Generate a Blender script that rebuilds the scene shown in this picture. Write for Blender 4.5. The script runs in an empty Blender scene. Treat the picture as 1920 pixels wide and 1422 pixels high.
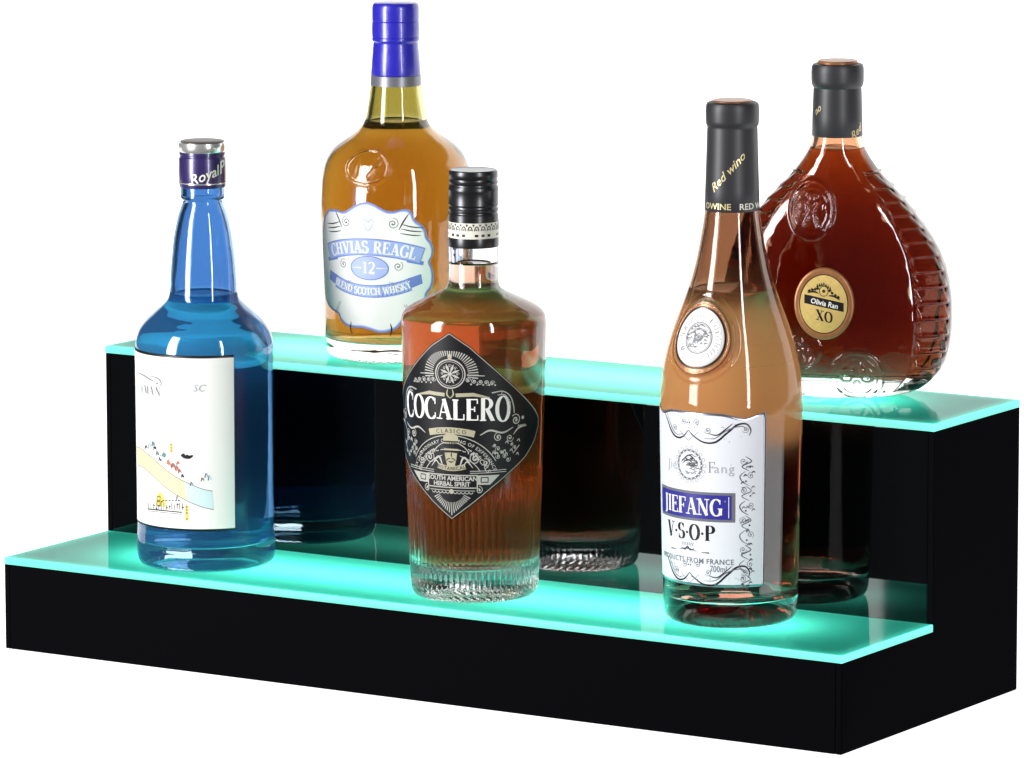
import bpy, bmesh, math, random
import numpy as np
from mathutils import Matrix, Vector
random.seed(7)
C = bpy.context.scene.collection
PI = math.pi
R = math.radians

# ------------------------------------------------------------------ object helpers
def thing(name, label, cat, loc=(0, 0, 0), rz=0, group=None):
    o = bpy.data.objects.new(name, None); C.objects.link(o)
    o.location = loc; o.rotation_euler = (0, 0, rz); o.empty_display_size = .02
    o['label'] = label; o['category'] = cat
    if group: o['group'] = group
    return o

def link(name, me, mats, parent=None, label=None):
    o = bpy.data.objects.new(name, me); C.objects.link(o)
    for m in (mats if isinstance(mats, (list, tuple)) else [mats]):
        me.materials.append(m)
    if parent: o.parent = parent
    if label: o['label'] = label
    return o

def mesh_from(name, verts, faces, mi=None, smooth=True, sharp=None):
    me = bpy.data.meshes.new(name)
    me.from_pydata([tuple(v) for v in verts], [], faces)
    if mi is not None: me.polygons.foreach_set('material_index', mi)
    me.polygons.foreach_set('use_smooth', [smooth] * len(me.polygons))
    if sharp: me.set_sharp_from_angle(angle=R(sharp))
    me.update()
    return me

def box_mesh(name, x0, x1, y0, y1, z0, z1, bev=.0004):
    bm = bmesh.new()
    bmesh.ops.create_cube(bm, size=1)
    for v in bm.verts:
        v.co = Vector((x0 + (v.co.x + .5) * (x1 - x0), y0 + (v.co.y + .5) * (y1 - y0), z0 + (v.co.z + .5) * (z1 - z0)))
    if bev: bmesh.ops.bevel(bm, geom=bm.edges[:], offset=bev, segments=2, affect='EDGES')
    me = bpy.data.meshes.new(name); bm.to_mesh(me); bm.free()
    return me

# ------------------------------------------------------------------ materials
def mat(name):
    m = bpy.data.materials.new(name); m.use_nodes = True
    nt = m.node_tree; nt.nodes.clear()
    out = nt.nodes.new('ShaderNodeOutputMaterial')
    return m, nt, out

def pbr(name, col, rough=.5, metal=0, spec=.5, coat=0, noise=0, nscale=300, bump=0):
    m, nt, out = mat(name)
    b = nt.nodes.new('ShaderNodeBsdfPrincipled')
    b.inputs['Base Color'].default_value = (*col, 1)
    b.inputs['Roughness'].default_value = rough
    b.inputs['Metallic'].default_value = metal
    b.inputs['Specular IOR Level'].default_value = spec
    b.inputs['Coat Weight'].default_value = coat
    b.inputs['Coat Roughness'].default_value = .05
    if noise or bump:
        tc = nt.nodes.new('ShaderNodeTexCoord')
        n = nt.nodes.new('ShaderNodeTexNoise'); n.inputs['Scale'].default_value = nscale
        n.inputs['Detail'].default_value = 6
        nt.links.new(tc.outputs['Object'], n.inputs['Vector'])
        if noise:
            mx = nt.nodes.new('ShaderNodeMix'); mx.data_type = 'RGBA'; mx.blend_type = 'MULTIPLY'
            mx.inputs[0].default_value = noise
            mx.inputs[6].default_value = (*col, 1)
            nt.links.new(n.outputs['Fac'], mx.inputs[7])
            nt.links.new(mx.outputs[2], b.inputs['Base Color'])
        if bump:
            bp = nt.nodes.new('ShaderNodeBump'); bp.inputs['Strength'].default_value = bump
            bp.inputs['Distance'].default_value = .0004
            nt.links.new(n.outputs['Fac'], bp.inputs['Height'])
            nt.links.new(bp.outputs[0], b.inputs['Normal'])
    nt.links.new(b.outputs[0], out.inputs['Surface'])
    return m

def glass(name, col=(1, 1, 1), ior=1.5, absorb=None, density=0, wave=0, neck=None, z0=.15, z1=.17, body=None, bodyf=0, glow_paint=None, fstops=()):
    m, nt, out = mat(name)
    b = nt.nodes.new('ShaderNodeBsdfPrincipled')
    b.inputs['Base Color'].default_value = (*col, 1)
    b.inputs['Roughness'].default_value = 0
    b.inputs['IOR'].default_value = ior
    b.inputs['Transmission Weight'].default_value = 1
    if wave:
        tc = nt.nodes.new('ShaderNodeTexCoord')
        n = nt.nodes.new('ShaderNodeTexNoise'); n.inputs['Scale'].default_value = 45
        n.inputs['Detail'].default_value = 2
        nt.links.new(tc.outputs['Object'], n.inputs['Vector'])
        bp = nt.nodes.new('ShaderNodeBump'); bp.inputs['Strength'].default_value = wave
        bp.inputs['Distance'].default_value = .002
        nt.links.new(n.outputs['Fac'], bp.inputs['Height'])
        nt.links.new(bp.outputs[0], b.inputs['Normal'])
    if neck:       # glass colour shifts towards the neck; the brandy neck paints in dark surroundings
        tc = nt.nodes.new('ShaderNodeTexCoord'); sp = nt.nodes.new('ShaderNodeSeparateXYZ')
        mr = nt.nodes.new('ShaderNodeMapRange'); mr.interpolation_type = 'SMOOTHSTEP'
        mr.inputs['From Min'].default_value = z0; mr.inputs['From Max'].default_value = z1
        mx = nt.nodes.new('ShaderNodeMix'); mx.data_type = 'RGBA'
        mx.inputs[6].default_value = (*col, 1); mx.inputs[7].default_value = (*neck, 1)
        nt.links.new(tc.outputs['Object'], sp.inputs[0]); nt.links.new(sp.outputs['Z'], mr.inputs['Value'])
        nt.links.new(mr.outputs[0], mx.inputs[0]); nt.links.new(mx.outputs[2], b.inputs['Base Color'])
    if glow_paint:       # backlit glow painted as a diffuse colour on the glass, varying with height
        tc2 = nt.nodes.new('ShaderNodeTexCoord'); sp2 = nt.nodes.new('ShaderNodeSeparateXYZ')
        cr = nt.nodes.new('ShaderNodeFloatCurve'); cv = cr.mapping.curves[0]
        pts = [(z / .3, v) for z, v in fstops]
        cv.points[0].location = (0, pts[0][1]); cv.points[1].location = (1, pts[-1][1])
        for z, v in pts: cv.points.new(z, v)
        cr.mapping.update()
        dv = nt.nodes.new('ShaderNodeMath'); dv.operation = 'DIVIDE'; dv.inputs[1].default_value = .3
        nt.links.new(tc2.outputs['Object'], sp2.inputs[0]); nt.links.new(sp2.outputs['Z'], dv.inputs[0]); nt.links.new(dv.outputs[0], cr.inputs['Value'])
        df = nt.nodes.new('ShaderNodeBsdfDiffuse'); df.inputs[0].default_value = (*glow_paint, 1)
        ms2 = nt.nodes.new('ShaderNodeMixShader')
        nt.links.new(cr.outputs[0], ms2.inputs[0]); nt.links.new(b.outputs[0], ms2.inputs[1]); nt.links.new(df.outputs[0], ms2.inputs[2])
        nt.links.new(ms2.outputs[0], out.inputs['Surface'])
    elif body:       # slightly cloudy liquid: some light scatters inside
        tr = nt.nodes.new('ShaderNodeBsdfTranslucent'); tr.inputs[0].default_value = (*body, 1)
        ms = nt.nodes.new('ShaderNodeMixShader'); ms.inputs[0].default_value = bodyf
        nt.links.new(b.outputs[0], ms.inputs[1]); nt.links.new(tr.outputs[0], ms.inputs[2])
        nt.links.new(ms.outputs[0], out.inputs['Surface'])
    else: nt.links.new(b.outputs[0], out.inputs['Surface'])
    if absorb:
        v = nt.nodes.new('ShaderNodeVolumeAbsorption')
        v.inputs['Color'].default_value = (*absorb, 1)
        v.inputs['Density'].default_value = density
        nt.links.new(v.outputs[0], out.inputs['Volume'])
    return m

def glowing_white(name, col, strength):
    m, nt, out = mat(name)
    b = nt.nodes.new('ShaderNodeBsdfPrincipled')
    b.inputs['Base Color'].default_value = (.9, .9, .9, 1)
    b.inputs['Roughness'].default_value = .8
    b.inputs['Specular IOR Level'].default_value = 0
    b.inputs['Emission Color'].default_value = (*col, 1)
    b.inputs['Emission Strength'].default_value = strength
    nt.links.new(b.outputs[0], out.inputs['Surface'])
    return m

def acrylic(name, trans, emit, estr, gloss=.5):
    """frosted acrylic: lit from below by the strip lamps, with a polished face"""
    m, nt, out = mat(name)
    t = nt.nodes.new('ShaderNodeBsdfTranslucent'); t.inputs[0].default_value = (*trans, 1)
    e = nt.nodes.new('ShaderNodeEmission'); e.inputs[0].default_value = (*emit, 1); e.inputs[1].default_value = estr
    a = nt.nodes.new('ShaderNodeAddShader')
    nt.links.new(t.outputs[0], a.inputs[0]); nt.links.new(e.outputs[0], a.inputs[1])
    g = nt.nodes.new('ShaderNodeBsdfGlossy'); g.inputs['Roughness'].default_value = .03
    g.inputs[0].default_value = (1, 1, 1, 1)
    f = nt.nodes.new('ShaderNodeFresnel'); f.inputs[0].default_value = 1.45
    mu = nt.nodes.new('ShaderNodeMath'); mu.operation = 'MULTIPLY'; mu.inputs[1].default_value = gloss
    nt.links.new(f.outputs[0], mu.inputs[0])
    mx = nt.nodes.new('ShaderNodeMixShader')
    nt.links.new(mu.outputs[0], mx.inputs[0]); nt.links.new(a.outputs[0], mx.inputs[1]); nt.links.new(g.outputs[0], mx.inputs[2])
    nt.links.new(mx.outputs[0], out.inputs['Surface'])
    return m

M = {}
M['added_backdrop'] = glowing_white('added_white_glow', (1, 1, 1), 1.06)  # added glow of its own keeps table and backdrop shadowless white
M['black'] = pbr('black_acrylic_satin', (.0036, .0036, .0042), .5, spec=0)
M['black_side'] = M['black']
M['riser'] = pbr('black_acrylic_polished', (.0012, .0014, .002), .03, spec=.85)
M['teal'] = acrylic('teal_lit_acrylic', (.30, .95, .80), (.02, .58, .42), .17, .32)
M['teal_edge'] = acrylic('teal_acrylic_edge', (.3, .95, .85), (.30, 1, .84), .80, .15)
M['cavity'] = pbr('white_liner', (.7, .8, .8), .8)
M['paper'] = pbr('white_paper', (.88, .86, .83), .5, spec=.3)
M['label_back'] = pbr('label_back', (.03, .018, .012), .7)
M['paper_cool'] = pbr('cool_white_paper', (.80, .81, .87), .45, spec=.3)
M['ink'] = pbr('black_ink', (.006, .006, .008), .4)
M['ink_grey'] = pbr('grey_ink', (.16, .16, .19), .5)
M['ink_faint'] = pbr('faint_grey_ink', (.45, .46, .50), .5)
M['silver_edge'] = pbr('silver_foil', (.5, .52, .6), .25, metal=.9)
M['navy'] = pbr('navy_ink', (.035, .03, .30), .4)
M['blue_lbl'] = pbr('soft_blue_ink', (.16, .24, .62), .5)
M['blue_mid'] = pbr('mid_blue_ink', (.34, .44, .82), .5)
M['blue_pale'] = pbr('pale_blue_ink', (.42, .50, .85), .5)
M['blue_foil'] = pbr('royal_blue_foil', (.022, .018, .42), .30, metal=0, spec=.6, coat=.4, bump=1, nscale=90)
M['purple_foil'] = pbr('dark_violet_foil', (.035, .022, .12), .3, metal=.25, spec=.7, coat=.4)
M['silver'] = pbr('bright_silver', (.9, .9, .88), .22, metal=.8)
M['cap_top'] = pbr('brown_cap_top', (.07, .05, .04), .4)
M['cap_black'] = pbr('black_aluminium', (.06, .06, .065), .28, metal=.85, spec=.8)
M['sleeve'] = pbr('charcoal_shrink_sleeve', (.028, .028, .032), .42, spec=.45)
M['gold'] = pbr('gold_print', (.75, .62, .33), .35, metal=.3)
M['cream'] = pbr('cream_print', (.78, .76, .66), .45)
M['silver_print'] = pbr('silver_grey_print', (.56, .55, .50), .4, noise=.25, nscale=1500)
M['old_gold'] = pbr('old_gold_print', (.52, .48, .33), .4, noise=.3, nscale=1500)
M['lblack'] = pbr('black_label_paper', (.007, .007, .009), .45, spec=.35, noise=.4, nscale=900)
M['cork'] = pbr('copper_cork_disc', (.50, .22, .09), .35, metal=.35, noise=.6, nscale=500)
M['yellow'] = pbr('pale_gold_paper', (.74, .52, .17), .42, noise=.35, nscale=420)
M['rim_copper'] = pbr('copper_seal_rim', (.55, .24, .10), .3, metal=.45, noise=.4, nscale=350)
M['sand'] = pbr('sand_ink', (.80, .68, .42), .6)
M['aqua'] = pbr('aqua_ink', (.62, .78, .80), .6)
M['green_ink'] = pbr('green_ink', (.12, .30, .28), .6)
M['red_ink'] = pbr('red_ink', (.62, .16, .08), .6)
M['yel_ink'] = pbr('yellow_ink', (.80, .62, .12), .6)

M['g_blue'] = glass('blue_glass', (.60, .84, .99), 1.5, neck=(.22, .40, .66), z0=.166, z1=.172, wave=.10, glow_paint=(.10, .44, .95), fstops=((0, .09), (.02, .09), (.04, .05), (.10, .04), (.125, .08), (.160, .10), (.172, .04), (.3, .02)))  # blue glow painted into the glass colour, stronger at shoulder and base
M['l_blue'] = glass('blue_liquid', (1, 1, 1), 1.345, (.02, .50, 1.0), 12.5, body=(.12, .56, 1), bodyf=.22)
M['g_clear'] = glass('clear_glass', (.97, .97, .98), 1.5, wave=.10, glow_paint=(.66, .20, .035), fstops=((0, 0), (.018, 0), (.04, .09), (.14, .07), (.170, .12), (.177, .22), (.185, .04), (.3, 0)))  # amber glow painted on the glass, strongest at the shoulder
M['g_brandy'] = glass('brandy_glass', (.97, .96, .96), 1.5, neck=(.44, .28, .19), z0=.182, z1=.205, glow_paint=(.94, .42, .15), fstops=((0, 0), (.10, .02), (.12, .38), (.165, .38), (.185, .28), (.20, .04), (.3, 0)))  # orange body glow and dark neck are both painted into the glass colour
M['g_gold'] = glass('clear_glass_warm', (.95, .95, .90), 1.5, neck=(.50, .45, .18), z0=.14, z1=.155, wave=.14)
M['l_gold'] = glass('whisky_liquid', (1, 1, 1), 1.36, (.80, .60, .03), 62, body=(1, .62, .12), bodyf=.05)
M['l_brown'] = glass('herbal_liquid', (1, 1, 1), 1.36, (.80, .34, .04), 52)
M['l_orange'] = glass('orange_liquid', (1, 1, 1), 1.36, (.86, .30, .04), 44)
M['g_xo'] = glass('decanter_glass', (.96, .94, .91), 1.5, neck=(.84, .56, .40), z0=.018, z1=.05, wave=.45)
M['l_xo'] = glass('cognac_liquid', (1, 1, 1), 1.36, (.73, .46, .05), 200, wave=.4)

# ------------------------------------------------------------------ curves & profiles
def catmull(pts, n=10):
    """centripetal-like smooth curve through points; a third item 1 on a point marks a corner"""
    segs, cur = [], [pts[0][:2]]
    for p in pts[1:]:
        cur.append(p[:2])
        if len(p) > 2: segs.append(cur); cur = [p[:2]]
    if len(cur) > 1: segs.append(cur)
    out = []
    for s in segs:
        P = [np.array(q, float) for q in s]
        P = [2 * P[0] - P[1]] + P + [2 * P[-1] - P[-2]]
        for i in range(1, len(P) - 2):
            p0, p1, p2, p3 = P[i - 1:i + 3]
            d = [max(np.linalg.norm(b - a), 1e-9) ** .5 for a, b in ((p0, p1), (p1, p2), (p2, p3))]
            m1 = d[1] * ((p1 - p0) / d[0] - (p2 - p0) / (d[0] + d[1]) + (p2 - p1) / d[1])
            m2 = d[1] * ((p2 - p1) / d[1] - (p3 - p1) / (d[1] + d[2]) + (p3 - p2) / d[2])
            for k in range(n):
                t = k / n
                out.append((2 * t**3 - 3 * t**2 + 1) * p1 + (t**3 - 2 * t**2 + t) * m1 + (-2 * t**3 + 3 * t**2) * p2 + (t**3 - t**2) * m2)
        out.append(P[-2])
    res = [out[0]]
    for q in out[1:]:
        if np.linalg.norm(q - res[-1]) > 1e-6: res.append(q)
    return np.array(res)

def resample(P, ds):
    d = np.r_[0, np.cumsum(np.linalg.norm(np.diff(P, axis=0), axis=1))]
    n = max(2, int(d[-1] / ds) + 1)
    t = np.linspace(0, d[-1], n)
    t = np.unique(np.r_[t, d[::10]]) if len(P) < 400 else t
    return np.c_[np.interp(t, d, P[:, 0]), np.interp(t, d, P[:, 1])]

def offset(P, t):
    T = np.gradient(P, axis=0); T /= np.linalg.norm(T, axis=1)[:, None] + 1e-12
    N = np.c_[T[:, 1], -T[:, 0]]          # outward for a profile that climbs
    return P + N * t

def lathe(name, prof, cols=128, disp=None, wsec=None, ndisp=0, sharp=None):
    """prof: (r,z) rows; disp(theta,z)->extra radius for the first ndisp rows; wsec(theta,r,z)->(x,y)"""
    prof = np.asarray(prof, float)
    th = np.linspace(0, 2 * PI, cols, endpoint=False)
    verts, rows = [], []
    for i, (r, z) in enumerate(prof):
        if r < 1e-7:
            rows.append([len(verts)]); verts.append((0, 0, z)); continue
        rr = np.full(cols, r)
        if disp is not None and i < ndisp: rr = rr + disp(th, z)
        if wsec: x, y = wsec(th, rr, z)
        else: x, y = rr * np.sin(th), -rr * np.cos(th)
        b = len(verts)
        verts.extend(zip(x.tolist(), y.tolist(), [z] * cols))
        rows.append(list(range(b, b + cols)))
    faces = []
    for a, b in zip(rows[:-1], rows[1:]):
        if len(a) == 1 and len(b) == 1: continue
        for j in range(cols):
            k = (j + 1) % cols
            if len(a) == 1: faces.append((a[0], b[k], b[j]))
            elif len(b) == 1: faces.append((a[j], a[k], b[0]))
            else: faces.append((a[j], a[k], b[k], b[j]))
    return mesh_from(name, verts, faces, sharp=sharp)

class Prof:
    """outline given as half width and height in the drawing's own units -> metres"""
    def __init__(s, S, yb, pts, kz=.985):
        s.S = S; s.yb = yb; s.kz = kz
        Q = [((p[0] / S), (yb - p[1]) / (S * kz)) + tuple(p[2:]) for p in pts]
        s.P = catmull(Q, 12)
    def z(s, y): return (s.yb - y) / (s.S * s.kz)
    def r_at(s, z):
        P = s.P; o = np.argsort(P[:, 1], kind='stable')
        return np.interp(z, P[o, 1], P[o, 0])

def bottle_glass_and_liquid(pr, root, gm, lm, wall, base, level, ds=.0012, cols=192, disp=None, punt=.004, dome=.0, wsec=None, wsec_in=None):
    outer = resample(pr.P, ds)
    rb = outer[0, 0]
    foot = [(0, punt), (rb * .5, punt * .85), (rb * .8, punt * .35), (rb * .93, .0002)]
    foot = catmull([(a, b) for a, b in foot], 6)
    out_all = np.vstack([foot, outer])
    inn = offset(resample(pr.P, .002), -wall)
    inn = inn[(inn[:, 1] > base + .004) & (inn[:, 0] > .002)]
    keep = [inn[0]]
    for q in inn[1:]:
        if q[1] > keep[-1][1] + 1e-5: keep.append(q)
    inn = np.array(keep)
    r0 = inn[0, 0]
    bot = catmull([(0, base + dome), (r0 * .35, base + dome * .85), (r0 * .75, base + dome * .25), (r0 * .93, base + .0008), (r0, base + .004)], 8)
    inner = np.vstack([bot, inn[1:]])
    top_z = outer[-1, 1]
    inner = inner[inner[:, 1] <= top_z]
    full = np.vstack([out_all, inner[::-1]])
    nd = len(out_all)
    def dd(th, z):
        q = disp(th, z) if disp else 0
        if z < .0035: q = q + .00028 * np.sin(56 * th + z * 2200) * min(1, z / .001) * (1 - z / .0035)
        return q
    g = lathe('glass', full, cols, dd, wsec, nd)
    gob = link('glass_body', g, gm, root)
    liq = inner[inner[:, 1] < level].copy()
    o = offset(liq, .00012); o[0, 0] = 0
    o[1:, 0] = np.maximum(o[1:, 0], 1e-4)
    rl = o[-1, 0]
    cap = np.array([(rl, level + .0008), (rl * .97, level + .0002), (rl * .88, level), (0, level)])
    l = lathe('liquid', np.vstack([o, cap]), 128, None, wsec_in or wsec, 0)
    lob = link('liquid', l, lm, root)
    return gob, lob

# ------------------------------------------------------------------ flat artwork wrapped on a surface
class Art:
    """shapes drawn in label coordinates (s right, z up, metres), wrapped by F(s,z,h)"""
    def __init__(s, F, mats, lift=.00022):
        mats = list(mats) + ['label_back']; s.F = F; s.V = []; s.Fc = []; s.mi = []; s.mats = [M[m] for m in mats]; s.idx = {m: i for i, m in enumerate(mats)}
        s.lift = lift; s.k = 0; s.level = 0
    def h(s):
        s.k += 1
        return s.lift + s.level * .00007 + (s.k % 17) * .0000022
    def quad_strip(s, A, B, m):
        h = s.h(); b = len(s.V)
        for a, c in zip(A, B):
            s.V.append(s.F(a[0], a[1], h)); s.V.append(s.F(c[0], c[1], h))
        for i in range(len(A) - 1):
            s.Fc.append((b + 2 * i + 1, b + 2 * i + 3, b + 2 * i + 2, b + 2 * i)); s.mi.append(s.idx[m])
    def ribbon(s, pts, w, m, closed=False, step=.0012):
        P = np.array(pts, float)
        W = np.full(len(P), float(w)) if np.isscalar(w) else np.array(w, float)
        if closed: P = np.vstack([P, P[:1]]); W = np.r_[W, W[:1]]
        d = np.r_[0, np.cumsum(np.linalg.norm(np.diff(P, axis=0), axis=1))]
        if d[-1] < 1e-7: return
        t = np.unique(np.r_[d, np.arange(0, d[-1], step)])
        t = t[np.r_[True, np.diff(t) > 1e-7]]
        P = np.c_[np.interp(t, d, P[:, 0]), np.interp(t, d, P[:, 1])]; W = np.interp(t, d, W)
        T = np.gradient(P, axis=0)
        if closed: T[0] = T[-1] = (P[1] - P[-2])
        T /= np.linalg.norm(T, axis=1)[:, None] + 1e-12
        N = np.c_[-T[:, 1], T[:, 0]] * W[:, None] / 2
        s.quad_strip(P + N, P - N, m)
    def poly(s, outline, m, rings=None, center=None, thick=0):
        """star shaped filled outline"""
        P0 = np.array(outline, float); P = []
        for i in range(len(P0)):
            q0, q1 = P0[i], P0[(i + 1) % len(P0)]
            m_ = max(1, int(np.linalg.norm(q1 - q0) / .0016))
            P += [q0 + (q1 - q0) * j / m_ for j in range(m_)]
        P = np.array(P)
        c = np.array(center if center is not None else P.mean(axis=0), float)
        size = np.abs(P - c).max()
        n = max(1, int(size / .0016) + 1)
        h = s.h(); b = len(s.V); K = len(P)
        s.V.append(s.F(c[0], c[1], h))
        for i in range(1, n + 1):
            for q in P:
                v = c + (q - c) * i / n; s.V.append(s.F(v[0], v[1], h))
        area = sum(P[i][0] * P[(i + 1) % K][1] - P[(i + 1) % K][0] * P[i][1] for i in range(K))
        fl = area < 0
        def add(f):
            s.Fc.append(tuple(reversed(f)) if fl else f); s.mi.append(s.idx[m])
        for j in range(K):
            add((b, b + 1 + j, b + 1 + (j + 1) % K))
            for i in range(n - 1):
                o = b + 1 + i * K; p = o + K
                add((o + j, p + j, p + (j + 1) % K, o + (j + 1) % K))
        if thick:      # back face and edge: a real sheet
            m = 'label_back'; n_front = len(s.mi)
            b2 = len(s.V)
            s.V.append(s.F(c[0], c[1], h - thick))
            for i in range(1, n + 1):
                for q in P:
                    v = c + (q - c) * i / n; s.V.append(s.F(v[0], v[1], h - thick))
            for j in range(K):
                add((b2, b2 + 1 + (j + 1) % K, b2 + 1 + j))
                for i in range(n - 1):
                    o = b2 + 1 + i * K; p = o + K
                    add((o + (j + 1) % K, p + (j + 1) % K, p + j, o + j))
                e = b + 1 + (n - 1) * K; e2 = b2 + 1 + (n - 1) * K
                add((e + j, e2 + j, e2 + (j + 1) % K, e + (j + 1) % K))
    def dot(s, x, z, r, m, n=10, ry=None):
        s.poly([(x + r * math.cos(2 * PI * k / n), z + (ry or r) * math.sin(2 * PI * k / n)) for k in range(n)], m, rings=1)
    def ell(s, x, z, rx, rz, w, m, a0=0, a1=360, n=48):
        pts = [(x + rx * math.cos(R(a0 + (a1 - a0) * k / n)), z + rz * math.sin(R(a0 + (a1 - a0) * k / n))) for k in range(n + (a1 - a0 < 360))]
        s.ribbon(pts, w, m, closed=(a1 - a0 >= 360))
    def scroll(s, x, z, r, turns, m, w, a0=0, cw=1, tail=None):
        n = int(26 * turns); pts = []; ws = []
        for k in range(n + 1):
            t = k / n; rr = r * (1 - .86 * t); a = R(a0) + cw * 2 * PI * turns * t
            pts.append((x + rr * math.cos(a), z + rr * math.sin(a))); ws.append(w * (.6 + .6 * t))
        if tail is not None: pts = [tail] + pts; ws = [w * .5] + ws
        s.ribbon(pts, ws, m); s.dot(pts[-1][0], pts[-1][1], w * 1.1, m, 8)
    def curve(s, pts, w, m, n=8):
        P = catmull([tuple(p) for p in pts], n)
        L = len(P); ws = [w * (.35 + .9 * math.sin(PI * i / (L - 1)) ** .7) for i in range(L)]
        s.ribbon(P, ws, m)
    def into(s, ob):
        """print the artwork on an existing part: same mesh, extra material slots"""
        me = ob.data; k = len(me.materials)
        tmp = mesh_from('print', s.V, s.Fc, [i + k for i in s.mi])
        for m in s.mats: me.materials.append(m)
        at = me.attributes.get('sharp_edge')
        bm = bmesh.new(); bm.from_mesh(me); bm.from_mesh(tmp); bm.to_mesh(me); bm.free()
        bpy.data.meshes.remove(tmp); me.update()
        return ob
    def build(s, name, root, label=None):
        return link(name, mesh_from(name, s.V, s.Fc, s.mi), s.mats, root, label)

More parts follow.
